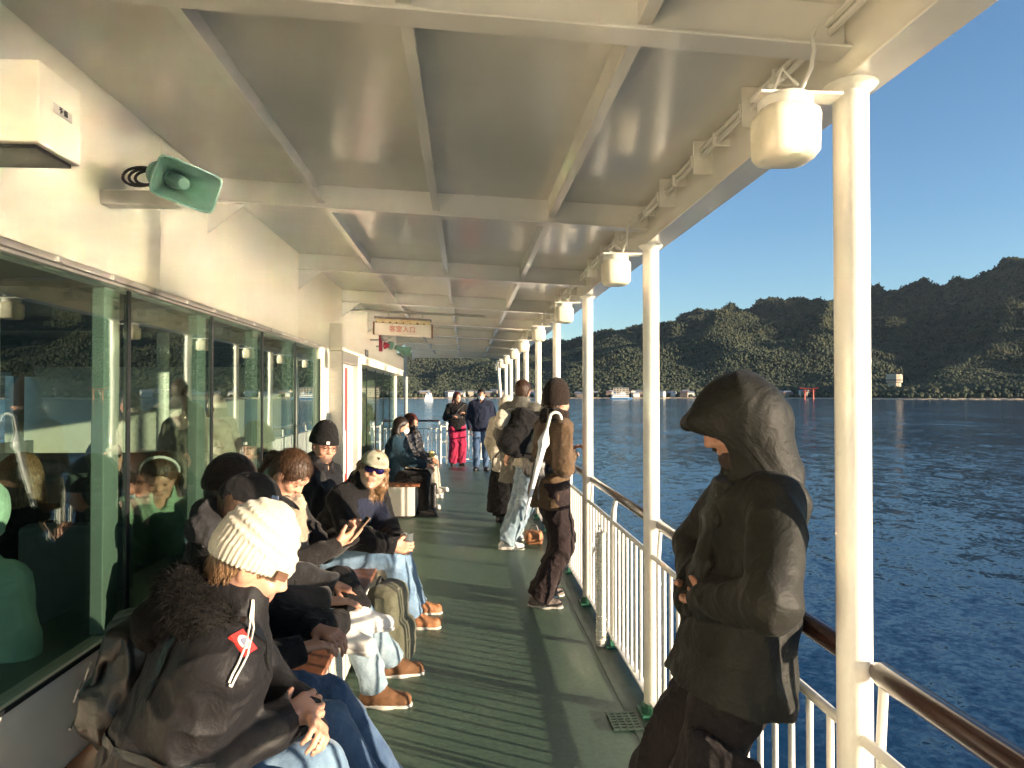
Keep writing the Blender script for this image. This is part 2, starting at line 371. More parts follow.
# ------------------------------------------------------------------ people
SK = dict(sss=.12, rough=.5, var=.12, bs=.15, bscale=260, bd=.0006)
M_skin = mat('skin', (.50, .27, .185), vscale=18, **SK); M_skin2 = mat('skin_tanned', (.42, .215, .14), vscale=18, **SK)
M_lip = mat('lip', (.42, .19, .14), .45); M_eye = mat('eye', (.03, .025, .02), .15)
M_nail = mat('nail', (.60, .36, .28), .35)
def ik(a, t, L1, L2, hint):
    d = t-a; D = np.linalg.norm(d); D2 = min(D, (L1+L2)*.998); u = d/max(D, 1e-6); t = a+u*D2
    x = (L1*L1-L2*L2+D2*D2)/(2*D2); y = math.sqrt(max(L1*L1-x*x, 1e-6)); h = np.asarray(hint, float); h = unit(h-u*np.dot(h, u)); return a+u*x+h*y, t
def rz(v, a): c, s = math.cos(a), math.sin(a); return A3(v[0]*c-v[1]*s, v[0]*s+v[1]*c, v[2])
class Fig: pass
def figure(loc, yaw, s=1., sit=None, lean=0., side=0., twist=0., hy=0., hp=0., hands=None, feet=None, eh=None, kh=None, neck=None, pelvis=None, roll=0.):
    """joints of a posed figure in world space; hands/feet in world coordinates (left, right); angles in degrees"""
    g = Fig(); g.s = s; yaw = R(yaw); f = A3(math.cos(yaw), math.sin(yaw), 0); l = A3(-f[1], f[0], 0); u = A3(0, 0, 1); g.f, g.l, g.u = f, l, u
    loc = A3(*loc); g.loc = loc; g.sit = sit
    base = A3(loc[0], loc[1], loc[2])
    g.pel = base+u*((sit+.105*s) if sit is not None else .93*s) if pelvis is None else A3(*pelvis)
    tf, tl = rz(f, R(twist)), rz(l, R(twist)); sp = unit(u*math.cos(R(lean))+f*math.sin(R(lean))+l*math.sin(R(side))); g.sp = sp
    tf = unit(tf-sp*np.dot(tf, sp)); tl = np.cross(sp, tf); g.tf, g.tl = tf, tl
    g.waist = g.pel+sp*.14*s; g.chest = g.pel+sp*.36*s; g.nb = g.pel+sp*.50*s
    nk = unit(sp*.7+u*.5+tf*.12) if neck is None else unit(neck); g.nk = nk
    g.hc = g.nb+nk*.155*s+tf*.015*s
    hf = rz(tf, R(hy)); hf = unit(A3(hf[0], hf[1], 0)); hl = A3(-hf[1], hf[0], 0)
    hf2 = hf*math.cos(R(hp))+u*math.sin(R(hp)); hu = np.cross(hf2, hl); hl2 = hl*math.cos(R(roll))+hu*math.sin(R(roll)); hu = np.cross(hf2, hl2)
    g.hf, g.hl, g.hu = hf2, hl2, hu
    g.sh = [g.pel+sp*.445*s+tl*.175*s, g.pel+sp*.445*s-tl*.175*s]
    hands = hands or [None, None]; eh = eh or [None, None]; g.el = []; g.wr = []; g.hd = []
    for i, sg in ((0, 1), (1, -1)):
        t = hands[i]; t = g.sh[i]-u*.50*s+f*.08*s+l*sg*.06*s if t is None else A3(*t)
        hint = (-f*.8+l*sg*.5-u*.3) if eh[i] is None else A3(*eh[i]); e, w = ik(g.sh[i], t, .285*s, .255*s, hint); g.el.append(e); g.wr.append(w); g.hd.append(unit(w-e))
    feet = feet or [None, None]; kh = kh or [None, None]; g.hip = [g.pel+l*.09*s-u*.02*s, g.pel-l*.09*s-u*.02*s]; g.kn = []; g.an = []; g.td = []
    for i, sg in ((0, 1), (1, -1)):
        t = feet[i]
        if t is None: t = (base+f*(.43*s)+l*sg*.12*s+u*.085*s) if sit is not None else (base+l*sg*.10*s+u*.085*s)
        if len(t) > 3: td = unit(A3(t[3], t[4], t[5] if len(t) > 5 else 0))
        else: td = unit(f+l*sg*.2)
        hint = (u+f*.35+l*sg*.12 if sit is not None else f) if kh[i] is None else A3(*kh[i]); k, a = ik(g.hip[i], A3(*t[:3]), .44*s, .425*s, hint); g.kn.append(k); g.an.append(a); g.td.append(td)
    return g
def handops(S, w, d, n, th, s, curl=.5, spread=.5, k=.006, thumb=None):
    """w wrist, d finger direction, n palm normal, th thumb side"""
    d = unit(d); n = unit(n-d*np.dot(n, d)); th = unit(th-d*np.dot(th, d)-n*np.dot(th, n)); r = .0088*s
    offs = [.030, .010, -.010, -.029]; ln = [.93, 1.05, .98, .76]
    for o, L in zip(offs, ln):
        kk = w+d*(.088-.006*abs(o)/.03)*s+th*o*s
        S.cap(w+d*.01*s+th*o*.45*s, kk, .0145*s, .0125*s, k=.014)
        p = kk; a = curl*.35; dd = d+th*o*spread*4.
        for j, q in enumerate((.043, .027, .021)):
            a2 = a+curl*(.75 if j else .35)*(j+.6); dv = unit(dd*math.cos(a2)+n*math.sin(a2)); p2 = p+dv*q*L*s
            S.cap(p, p2, r*(1.05-.1*j), r*(.95-.1*j), k=k); p = p2
    b = w+d*.022*s+th*.022*s; t1 = unit(d*.62+th*.75+n*.35) if thumb is None else unit(thumb); m1 = b+t1*.042*s; t2 = unit(t1*.8+d*.5+n*.2*curl)
    S.cap(w+d*.01*s, b, .014*s, .014*s, k=.014); S.cap(b, m1, .0135*s, .0105*s, k=.01); S.cap(m1, m1+t2*.03*s, .0105*s, .0085*s, k=k)
def headops(S, g, s, lod):
    c = g.hc; f, l, u = g.hf, g.hl, g.hu; B = [f, l, u]
    P = lambda x, y, z: c+(f*x+l*y+u*z)*s
    S.ell(P(-.012, 0, .03), A3(.098, .077, .092)*s, B, k=.03)
    S.ell(P(.018, 0, -.02), A3(.072, .063, .085)*s, B, k=.03)
    S.cap(P(.02, 0, -.062), P(.056, 0, -.088), .048*s, .026*s, k=.03)
    S.cap(P(.03, .033, -.05), P(-.01, .05, -.03), .022*s, .02*s, k=.03); S.cap(P(.03, -.033, -.05), P(-.01, -.05, -.03), .022*s, .02*s, k=.03)
    if lod < .011:
        S.cap(P(.075, .032, .034), P(.078, -.032, .034), .012*s, k=.018)
        for y in (.032, -.032):
            S.ell(P(.096, y, .012), A3(.016, .017, .011)*s, B, k=.014, mode='s'); S.ell(P(.076, y, .012), A3(.0125, .014, .0125)*s, B, k=.003)
            S.ell(P(.064, y*1.25, -.022), A3(.02, .02, .018)*s, B, k=.02)
        S.cap(P(.078, 0, .024), P(.102, 0, -.015), .008*s, .0105*s, k=.014)
        for y in (.010, -.010): S.ell(P(.092, y, -.02), A3(.011, .008, .008)*s, B, k=.008)
        S.cap(P(.083, .016, -.046), P(.083, -.016, -.046), .0075*s, k=.008); S.cap(P(.080, .014, -.057), P(.080, -.014, -.057), .0085*s, k=.008)
        S.ell(P(.068, 0, -.088), A3(.017, .017, .014)*s, B, k=.018)
    else:
        S.cap(P(.078, 0, .024), P(.1, 0, -.015), .009*s, .012*s, k=.014)
    for y in (1, -1): S.ell(P(-.005, y*.077, .0), A3(.022, .009, .032)*s, [unit(f*.95-u*.2), l, unit(u*.95+f*.2)], k=.008)
    S.cap(P(-.02, 0, -.05), g.nb-g.sp*.02*s, .055*s, .062*s, k=.03)
def body(name, g, lod, skin=M_skin, curls=(.5, .5), palms=(None, None), hand=True, legs=True, thumbs=(None, None), thm=(None, None), spread=.5):
    s = g.s; S = SDF(); headops(S, g, s, lod)
    S.cap(g.pel, g.chest, .085*s, .09*s, k=.05, flat=(g.tl, 1.3)); S.cap(g.chest, g.nb-g.sp*.03*s, .08*s, .06*s, k=.05, flat=(g.tl, 1.5))
    for i, sg in ((0, 1), (1, -1)):
        S.cap(g.sh[i]-g.tl*sg*.02, g.el[i], .042*s, .034*s, k=.03); S.cap(g.el[i], g.wr[i], .034*s, .026*s, k=.02, flat=(g.u, 1.1))
        d = g.hd[i]
        if hand:
            n = -g.u+g.f*.1 if palms[i] is None else A3(*palms[i]); th = (g.l*-sg) if thm[i] is None else A3(*thm[i])
            if abs(np.dot(unit(n), d)) > .9: n = -g.l*sg; th = g.f
            handops(S, g.wr[i], d, n, th, s*1.03, curls[i], thumb=thumbs[i], spread=spread)
        if legs:
            S.cap(g.hip[i], g.kn[i], .066*s, .045*s, k=.03); S.cap(g.kn[i], g.an[i], .045*s, .032*s, k=.02); S.cap(g.an[i]-g.u*.03*s, g.an[i]-g.u*.045*s+g.td[i]*.12*s, .03*s, .02*s, k=.02)
    c, f, l, u = g.hc, g.hf, g.hl, g.hu
    def ix(C):
        q = np.stack([(C-c)@f, (C-c)@l, (C-c)@u], 1)/s; out = np.zeros(len(C), int)
        out[(q[:, 0] > .07) & (np.abs(q[:, 1]) < .022) & (q[:, 2] < -.041) & (q[:, 2] > -.064)] = 1
        out[(q[:, 0] > .07) & (np.abs(np.abs(q[:, 1])-.032) < .010) & (np.abs(q[:, 2]-.012) < .0055)] = 2
        return out
    return S.build('person', [skin, M_lip, M_eye], None, tuple(g.loc), lod, ix if lod < .011 else None), S
def jacket(g, par, m, lod, puff=0., hem=.10, coat=0., sleeve=1., seed=1., name='jacket', amp=.008, collar=True, wide=1., hood=None, openfront=0., f=8., cuffcut=.02, hemw=0., idx=None):
    s = g.s; S = SDF(folds(amp, f, seed)); p = puff
    st = g.sit is not None
    lowp = g.pel-g.sp*hem*s if not st else g.pel+g.sp*.0
    S.cap(g.waist, g.chest+g.sp*.02*s, (.118+p)*s*wide, (.118+p)*s, k=.05, flat=(g.tl, 1.38))
    clipn = [(g.pel-g.sp*hem*s, -g.sp)] if not st else [(g.pel-g.u*.085*s, -g.u)]
    S.cap(lowp, g.waist, (.128+p+hemw)*s*wide, (.118+p)*s*wide, k=.05, flat=(g.tl, 1.36), clip=clipn)
    S.cap(g.sh[0]-g.tl*.04, g.sh[1]+g.tl*.04, (.068+p*.7)*s, k=.05)
    S.cap(g.chest+g.sp*.06*s, g.nb, (.09+p*.6)*s, (.062+p*.5)*s, k=.05, flat=(g.tl, 1.2))
    if coat:
        e = g.pel-g.u*coat*s; S.cap(g.pel, e, (.135+p)*s, (.165+p)*s, k=.05, flat=(g.l, 1.3), clip=[(e, -g.u)])
    for i in (0, 1):
        w = g.el[i]+(g.wr[i]-g.el[i])*sleeve; d = unit(g.wr[i]-g.el[i])
        S.cap(g.sh[i], g.el[i], (.062+p*.8)*s, (.053+p*.8)*s, k=.035)
        S.cap(g.el[i], w+d*cuffcut, (.053+p*.8)*s, (.037+p*.5)*s, k=.02, clip=[(w+d*cuffcut, d)])
    if collar:
        S.cap(g.nb-g.nk*.01, g.nb+g.nk*.055*s, (.078+p*.4)*s, (.074+p*.4)*s, k=.025)
        S.cap(g.nb+g.nk*.035*s+g.tf*.02, g.nb+g.nk*.16*s+g.tf*.03, .056*s, .075*s, k=.012, mode='s')
        S.ell(g.nb+g.nk*.05*s+g.tf*.09*s, A3(.05, .04, .075)*s, [g.tf, g.tl, g.nk], k=.015, mode='s')
    if hood == 'down':
        b = g.nb-g.tf*.075*s+g.nk*.03*s
        for sg in (1, -1): S.cap(g.nb+g.tl*sg*.085*s+g.nk*.02*s, b+g.tl*sg*.04*s-g.sp*.02, .036*s, .05*s, k=.03)
        S.cap(b+g.tl*.05*s, b-g.tl*.05*s, .052*s, k=.03); S.cap(b, b-g.sp*.08*s-g.tf*.02, .055*s, .04*s, k=.03)
    o = S.build(name, m, par, h=lod, idxfn=idx); return o, S
def trousers(g, par, m, lod, wide=0., amp=.007, seed=2., cut=.03, name='trousers', f=9.):
    s = g.s; S = SDF(folds(amp, f, seed)); w = wide
    S.cap(g.pel-g.u*.01, g.pel+g.sp*.08*s, .108*s, .105*s, k=.05, flat=(g.l, 1.35))
    for i in (0, 1):
        d = unit(g.an[i]-g.kn[i]); e = g.an[i]+d*(-cut+.03)*s
        S.cap(g.hip[i], g.kn[i], (.088+w*.5)*s, (.064+w*.8)*s, k=.04); S.cap(g.kn[i], e, (.064+w*.8)*s, (.052+w)*s, k=.02, clip=[(e, d)])
    return S.build(name, m, par, h=lod), S
def shoes(g, par, m, msole, lod, boot=False, size=1., amp=.002):
    for i in (0, 1):
        s = g.s*size; a = g.an[i]; d = g.td[i]; sh = unit(g.an[i]-g.kn[i])
        up = A3(0, 0, 1); up = unit(up-d*np.dot(up, d)); l = np.cross(up, d); q = a-up*.045*s; B = [d, l, up]
        S = SDF(folds(amp, 30, 3)); S.cap(q-d*.045*s-up*.0*s, q+d*.06*s, .042*s, .041*s, k=.02, clip=[(q-up*.028*s, -up)])
        S.cap(q+d*.05*s-up*.004, q+d*.148*s-up*.008*s, .042*s, .034*s, k=.03, flat=(l, 1.15), clip=[(q-up*.028*s, -up)])
        S.cap(q-d*.02*s, a+up*(.05 if boot else .015)*s-d*.01*s, .042*s, .042*s, k=.02, clip=[(a+up*(.05 if boot else .01)*s, up)])
        S.cap(q+d*.03*s, a+d*.02*s, .04*s, .036*s, k=.02)
        o = S.build('shoe', m, par, h=min(lod, .009))
        T = SDF(); T.cap(q-d*.045*s-up*.036*s, q+d*.05*s-up*.036*s, .046*s, .044*s, k=.02, clip=[(q-up*.024*s, up), (q-up*.04*s, -up)])
        T.cap(q+d*.05*s-up*.036*s, q+d*.150*s-up*.036*s, .044*s, .039*s, k=.03, flat=(l, 1.15), clip=[(q-up*.024*s, up), (q-up*.04*s, -up)])
        T.build('sole', msole, o, h=min(lod, .007))
        if lod <= .008:
            mb = MB()
            for k in range(4):
                c = q+d*(.045+.022*k)*s+up*(.040-.006*k)*s; mb.tube([c+l*.022*s, c+up*.006, c-l*.022*s], .0028, 6)
            mb.build('lace', M_rail if msole != M_black else M_black, o, smooth=True)
def beanie(g, par, m, lod, puff=0., slouch=0., cuff=True, knit=0, name='beanie', low=.0):
    g.hat = True
    c = g.hc; f, l, u = g.hf, g.hl, g.hu; s = g.s; P = lambda x, y, z: c+(f*x+l*y+u*z)*s; B = [f, l, u]
    def kn(Q):
        q = Q-P(-.01, 0, .03); x, y, z = q@f, q@l, q@u; ph = np.arctan2(y, x)
        if knit == 2:
            zz = z/s+.25*x; row = np.sin(zz*2*PI/.030); st = np.sin(ph*34+np.sign(row)*1.2+zz*60)
            return np.where(zz < .034, -.0022*np.sin(ph*46), -.0030*np.clip(row, -.5, .8)-.0015*st*(row > -.1))
        return -.0012*np.sin(ph*60)
    cl = [(P(0, 0, .012+low), unit(-u+f*.12))]
    S = SDF(kn if knit else folds(.003, 18, 2))
    S.ell(P(-.014-slouch*.25, 0, .042+slouch*.3), A3(.107+puff, .090+puff, .105+puff+slouch)*s, B, k=.02, clip=cl)
    if cuff: S.ell(P(-.014, 0, .035), A3(.113+puff, .096+puff, .10+puff)*s, B, k=.006, clip=[(P(0, 0, .012+low), unit(-u+f*.12)), (P(0, 0, .062+low), unit(u-f*.12))])
    S.ell(P(-.012, 0, .025), A3(.098, .080, .090)*s, B, k=.005, mode='s')
    return S.build(name, m, par, h=lod), S
def cap_hat(g, par, m, mb_, lod, tiltb=0.):
    g.hat = True
    c = g.hc; f, l, u = g.hf, g.hl, g.hu; s = g.s; P = lambda x, y, z: c+(f*x+l*y+u*z)*s; B = [f, l, u]
    S = SDF(folds(.0025, 16, 4)); S.ell(P(-.012, 0, .045), A3(.108, .088, .088)*s, B, k=.01, clip=[(P(0, 0, .034), unit(-u+f*.15))])
    o = S.build('cap', m, par, h=lod)
    T = SDF(); T.ell(P(.085, 0, .040), A3(.095, .078, .030)*s, [unit(f-u*.25), l, unit(u+f*.25)], k=.004, clip=[(P(.07, 0, .0), -f)])
    T.ell(P(.080, 0, .030), A3(.105, .084, .032)*s, [unit(f-u*.25), l, unit(u+f*.25)], k=.003, mode='s')
    T.build('brim', mb_, o, h=min(lod, .006)); return o, S
def hair(g, par, m, lod, long=0., back=0., bun=False, vol=0., seed=3., fringe=True, curly=False, toward=None, name='hair', tail=False):
    c = g.hc; f, l, u = g.hf, g.hl, g.hu; s = g.s; P = lambda x, y, z: c+(f*x+l*y+u*z)*s; B = [f, l, u]
    def st(Q):
        q = Q-c; ph = np.arctan2(q@l, -(q@f)+.02)
        return .0010*np.sin(ph*34+vnoise(Q*14)*5)+.006*(vnoise(Q*(18 if not curly else 50))-.5)*(2.4 if curly else 1)
    S = SDF(st); S.ell(P(-.018, 0, .036), A3(.104+vol, .086+vol, .096+vol)*s, B, k=.02)
    if long:
        for sg in (1, -1):
            a = P(-.03, sg*.07, .01); b = P(-.04, sg*.08, -.08); e = b+(-A3(0, 0, 1)*long+g.tf*(.05 if toward is None else toward))*s+g.tl*sg*.02
            S.chain([a, b, e], [.035*s, .035*s, .02*s], k=.03)
        S.chain([P(-.07, 0, 0), P(-.07, 0, -.09), P(-.07, 0, -.09)-A3(0, 0, 1)*long*.8*s], [.05*s, .055*s, .03*s], k=.03, flat=(l, 1.5))
    else: S.ell(P(-.05, 0, -.015), A3(.06, .074, .07)*s, B, k=.02)
    if bun: S.ell(P(-.115, 0, .06), A3(.035, .035, .035)*s, B, k=.01)
    if tail: S.chain([P(-.10, 0, .03), P(-.14, 0, -.02), P(-.13, 0, -.14)], [.022*s, .028*s, .012*s], k=.015)
    S.ell(P(.090, 0, -.022), A3(.078, .060, .088)*s, B, k=.010, mode='s')
    if not long: S.ell(P(.02, 0, -.11), A3(.11, .12, .06)*s, B, k=.014, mode='s')
    o = S.build(name, m, par, h=lod)
    if lod <= .009: strands(o, g, m, 1500 if lod < .0085 else 700, curly)
    return o, S
def strands(o, g, m, n, curly):
    hat = getattr(g, 'hat', False)
    V0 = np.array([v.co for v in o.data.vertices])+origin_of(o); Nn = np.array([v.normal for v in o.data.vertices]); c = g.hc
    pick = RNG.randint(0, len(V0), n); V = []; Fc = []
    for i in pick:
        p, nn = V0[i], Nn[i]; q = unit(p-c); crown = c+g.hu*.12*g.s-g.hf*.03
        if np.dot(p-c, g.hf) > .05*g.s and np.dot(p-c, g.hu) < .04*g.s: continue
        if hat and np.dot(p-c, g.hu) > -.012: continue
        d = unit((p-crown)*.6-A3(0, 0, .04)+RNG.uniform(-.012, .012, 3)); d = unit(d-nn*np.dot(d, nn)+nn*.10); w = np.cross(d, nn)*.0011; L = RNG.uniform(.02, .045); n0 = len(V)
        a = p+nn*.0005; b = a+d*L*.5+nn*.003+(RNG.uniform(-.006, .006, 3) if curly else 0); e = b+d*L*.5-nn*.003+(RNG.uniform(-.008, .008, 3) if curly else RNG.uniform(-.003, .003, 3))
        V += [a-w, a+w, b-w, b+w, e]; Fc += [(n0, n0+1, n0+3, n0+2), (n0+2, n0+3, n0+4)]
    if V: mb = MB(); mb.add(V, Fc); mb.build('hair_strands', m, o)
M_mask = mat('white_face_mask', (.78, .78, .78), .8)
def facemask(g, par, lod, m=None):
    c = g.hc; f, l, u = g.hf, g.hl, g.hu; s = g.s; P = lambda x, y, z: c+(f*x+l*y+u*z)*s; B = [f, l, u]
    S = SDF(lambda Q: -.0012*np.sin(((Q-c)@u)*900)); S.ell(P(.045, 0, -.047), A3(.070, .062, .056)*s, B, k=.01, clip=[(P(.02, 0, 0), -f), (P(0, 0, -.004), u)])
    return S.build('face_mask', m or M_mask, par, h=lod)
M_lens = mat('dark_lens', (.01, .008, .03), .06, coat=1.)
def sunglasses(g, par, lens=None, clear=False, frame=None):
    c = g.hc; f, l, u = g.hf, g.hl, g.hu; s = g.s; P = lambda x, y, z: c+(f*x+l*y+u*z)*s; fr = frame or M_black; B = [f, l, u]
    o = thing_part = None; mb = MB()
    for y in (.032, -.032):
        ring = [P(.101-abs(abs(y+.025*math.cos(t))-.03)*.25, y+.024*math.cos(t), .012+.017*math.sin(t)) for t in np.linspace(0, 2*PI, 20)]
        mb.tube(ring, .0018*s, 6, cap=False)
    mb.tube([P(.103, .009, .016), P(.105, 0, .018), P(.103, -.009, .016)], .002*s, 6)
    for y in (1, -1): mb.tube([P(.094, y*.056, .016), P(.05, y*.078, .014), P(-.01, y*.083, .008)], .002*s, 6)
    o = mb.build('glasses', fr, par, smooth=True)
    if not clear:
        S = SDF()
        for y in (1, -1): S.ell(P(.090, y*.031, .010), A3(.019, .033, .024)*s, [unit(f+l*y*.3), unit(l-f*y*.3), u], k=.008)
        S.ell(P(.094, 0, .018), A3(.012, .03, .012)*s, B, k=.01); S.build('lens', lens or M_lens, o, h=.004)
    return o
# ------------------------------------------------------------------ ship
XW, XR, Y0, Y1 = -1.25, .93, -2.6, 16.35
SEA_Z = -5.6
CZ = lambda x: 2.59-.05*x           # underside of the roof plate (cambered)
PY = [-.20+1.85*k for k in range(10)]   # pillar rows
PY = [1.63+1.84*(k-1) for k in range(10)]
# deck
mb = MB(); mb.box((-8, Y0, -.3), (1.10, 16.5, 0)); tag(mb.build('deck', M_deck), kind='structure')
M_gutter = mat('dark_green_waterway', (.035, .062, .045), .5, var=.3, vscale=14, bs=.3)
mb = MB(); mb.box((.985, Y0, .0), (1.06, 16.45, .027)); mb.box((.80, Y0, .0), (.985, 16.45, .004)); tag(mb.build('deck_waterway', M_gutter), kind='structure')
mb = MB(); mb.box((-9, -30, -8), (1.14, 16.6, -.302)); tag(mb.build('ship_hull', M_wall), 'white hull side of the ferry below the deck edge', 'ship hull')
# roof plate with camber
mb = MB(); xs = np.linspace(-8, 1.0, 10)
def slab(mb, x0, x1, y0, y1, zf0, zf1): mb.hexa([(x0, y0, zf0(x0)), (x1, y0, zf0(x1)), (x1, y1, zf0(x1)), (x0, y1, zf0(x0)), (x0, y0, zf1(x0)), (x1, y0, zf1(x1)), (x1, y1, zf1(x1)), (x0, y1, zf1(x0))])
slab(mb, XW-.1, 1.0, Y0, 16.42, CZ, lambda x: CZ(x)+.06)
roof = mb.build('ceiling', M_ceil); tag(roof, kind='structure')
BZ = lambda x: CZ(x)-.115
for k, y in enumerate([-.21]+PY[1:]):
    mb = MB(); slab(mb, XW, .915, y-.004, y+.004, BZ, lambda x: CZ(x)-.0005)
    slab(mb, XW, .915, y-.04, y+.04, lambda x: BZ(x)-.008, lambda x: BZ(x)-.0005); mb.build('roof_beam', M_ceil, roof, bev=.002)
    mb = MB(); z = BZ(XW)-.009
    for (ya, yb) in ((y-.004, y+.004),): mb.add([(XW+.0005, ya, z), (XW+.19, ya, z), (XW+.0005, ya, z-.15), (XW+.0005, yb, z), (XW+.19, yb, z), (XW+.0005, yb, z-.15)], [(0, 1, 2), (3, 5, 4), (0, 3, 4, 1), (1, 4, 5, 2), (2, 5, 3, 0)])
    mb.build('beam_bracket', M_ceil, roof)
for x in (-.72, -.16, .41):
    mb = MB(); slab(mb, x-.004, x+.004, Y0, 16.3, lambda q: CZ(q)-.085, lambda q: CZ(q)-.0006); slab(mb, x-.004, x+.030, Y0, 16.3, lambda q: CZ(q)-.092, lambda q: CZ(q)-.086); mb.build('roof_stringer', M_ceil, roof, bev=.0015)
# edge girder
mb = MB(); mb.box((.918, Y0, 2.358), (.926, 16.42, CZ(.92)-.001)); mb.box((.895, Y0, 2.348), (1.01, 16.42, 2.3575)); mb.box((1.001, Y0, 2.358), (1.01, 16.42, 2.60)); mb.build('edge_girder', M_ceil, roof, bev=.002)
for y in PY:
    for yy in (y+.46, y+.92, y+1.38):
        mb = MB(); mb.box((.845, yy-.003, 2.42), (.9175, yy+.003, CZ(.9)-.001)); mb.build('girder_stiffener', M_ceil, roof)
mb = MB(); mb.box((XW, 16.40, 2.44), (.90, 16.42, 2.63)); mb.build('end_girder', M_ceil, roof)
# cable run and saddles on the girder
cab = thing('cable_run', (.88, 0, 2.5), 'painted twin electric cables clipped along the roof edge girder', 'cable run')
mb = MB()
for dz, dx in ((0, 0), (-.022, .004)):
    mb.tube([(.872+dx, y, 2.50+dz+.006*math.sin(y*3.1)) for y in np.arange(Y0, 16.2, .3)], .009, 8)
mb.build('cable', M_ceil, cab, smooth=True)
mb = MB(); mb.box((.858, 1.895, 2.466), (.9175, 1.905, 2.512)); cl0 = mb.build('cable_clip', M_ceil, cab)
for k in range(1, 60): c_ = cl0.copy(); COL.objects.link(c_); c_.parent = cab; c_.location = (0, .24*k, 0)
# pillars
def pillar(y, lbl, x=XR):
    t = thing('deck_pillar', (x, y, 0), lbl, 'pillar', 'white pillars along the open deck edge')
    mb = MB(); mb.tube([(x, y, .05), (x, y, 2.347)], .0405, 28); mb.build('pillar_shaft', M_post, t, smooth=True)
    mb = MB(); mb.lathe([(.041, 2.325), (.044, 2.328), (.058, 2.342), (.062, 2.347)], (x, y, 0), 24); mb.build('pillar_cap', M_post, t, smooth=True)
    mb = MB(); mb.box((x-.065, y-.065, .001), (x+.065, y+.065, .018)); mb.lathe([(.056, .018), (.054, .045), (.046, .06)], (x, y, 0), 20); mb.build('pillar_foot', M_green, t, bev=.003)
    return t
ORD = ['nearest', 'second nearest', 'third nearest', 'fourth nearest', 'fifth nearest', 'sixth nearest', 'seventh nearest', 'eighth nearest', 'ninth and farthest']
first = pillar(PY[1], 'white round pillar nearest the camera, right of the hooded man')
for k, y in enumerate(PY[2:]):
    copy_tree(first, (XR, y, 0), {0: 'white round pillar between the hooded man and the end of the near railing', 1: 'white round pillar right behind the person in the brown beanie'}.get(k, 'white round pillar, %s along the deck edge' % ORD[k+1]))
copy_tree(first, (XR, PY[0], 0), 'white round pillar beside the camera, outside the photo')
mb = MB(); mb.tube([(.90, 16.0, .02), (.70, 15.4, 2.34)], .035, 14); tag(mb.build('deck_brace', M_post, None, (.9, 16, 0), smooth=True), 'leaning white brace tube by the farthest pillars', 'brace')
mb = MB(); mb.tube([(-1.36, 16.0, 0.0), (-1.36, 16.0, 2.55)], .045, 16); tag(mb.build('corner_post', M_grey, None, (-1.36, 16, 0), smooth=True), 'grey round post at the far left corner of the deck', 'post')
# railings, one bay per pillar gap
def railing(y0, y1, lbl):
    t = thing('railing', (XR, y0, 0), lbl, 'railing', 'white railings along the deck edge')
    a, b = y0+.075, y1-.075; ym = (y0+y1)/2
    mb = MB(); mb.tube([(.955, a-.03, .952), (.955, a, .955), (.955, b, .955), (.955, b+.03, .952)], [.016, .023, .023, .016], 16, sx=1.35); mb.build('handrail', M_wood, t, smooth=True)
    mb = MB(); mb.tube([(XR, y0+.043, .79), (XR, y1-.043, .79)], .014, 10); mb.build('upper_bar', M_rail, t, smooth=True)
    mb = MB(); mb.box((XR-.022, y0+.043, .068), (XR+.022, y1-.043, .080)); mb.build('lower_bar', M_rail, t)
    for q in (y0+.085, ym, y1-.085):
        mb = MB()
        if q == ym: mb.tube([(XR, ym, .03), (XR, ym, .80), (XR+.004, ym, .86), (XR+.018, ym, .934)], [.019, .019, .018, .012], 12)
        else: mb.tube([(XR+.012, q, .10), (XR+.012, q, .80), (XR+.02, q, .934)], .011, 8)
        p = mb.build('rail_post', M_rail, t, smooth=True)
        if q == ym:
            mb = MB(); mb.box((XR-.05, q-.04, .001), (XR+.05, q+.04, .014)); mb.box((XR-.024, q-.024, .014), (XR+.024, q+.024, .05)); mb.build('post_foot', M_green, p, bev=.002)
    n = 15; proto = None
    for k in range(n+1):
        y = y0+.115+(y1-y0-.23)*k/n
        if abs(y-ym) < .03: continue
        if proto is None:
            mb = MB(); mb.tube([(XR, y, .0805), (XR, y, .778)], .0095, 10); proto = mb.build('baluster', M_rail, t, smooth=True); py = y
        else:
            c = proto.copy(); COL.objects.link(c); c.parent = t; c.location = (0, y-py, 0)
    return t
r0 = railing(PY[1], PY[2], 'white railing bay behind the hooded man, between the two nearest pillars')
RL = ['white railing bay with the rope-wrapped post in front of it', 'white railing bay where the person in the brown beanie leans']
for k in range(2, 9): copy_tree(r0, (XR, PY[k], 0), RL[k-2] if k < 4 else 'white railing bay, %s from the camera' % ORD[k].replace(' nearest', '').replace('ninth and farthest', 'last'))
copy_tree(r0, (XR, PY[0], 0), 'white railing bay with brown handrail at the bottom right corner')
# rope wrapped post
t = thing('rope_post', (.86, 4.42, 0), 'white rope-wrapped short post standing inside the railing', 'post')
mb = MB(); mb.tube([(.86, 4.42, .0), (.86, 4.42, .72)], .026, 14); mb.build('post_core', M_rail, t, smooth=True)
mb = MB(); pts = []
for k in range(0, 60*10): a = k/10*2*PI; pts.append((.86+.030*math.cos(a)+.002*math.sin(k*.37), 4.42+.030*math.sin(a), .02+.70*k/600))
mb.tube(pts, .0068, 5); mb.tube([(.86, 4.39, .72), (.85, 4.36, .76), (.83, 4.37, .78), (.845, 4.41, .74)], .006, 6); mb.tube([(.835, 4.42, .66), (.81, 4.40, .62), (.80, 4.41, .57)], .006, 6); mb.build('rope', M_rope, t, smooth=True)
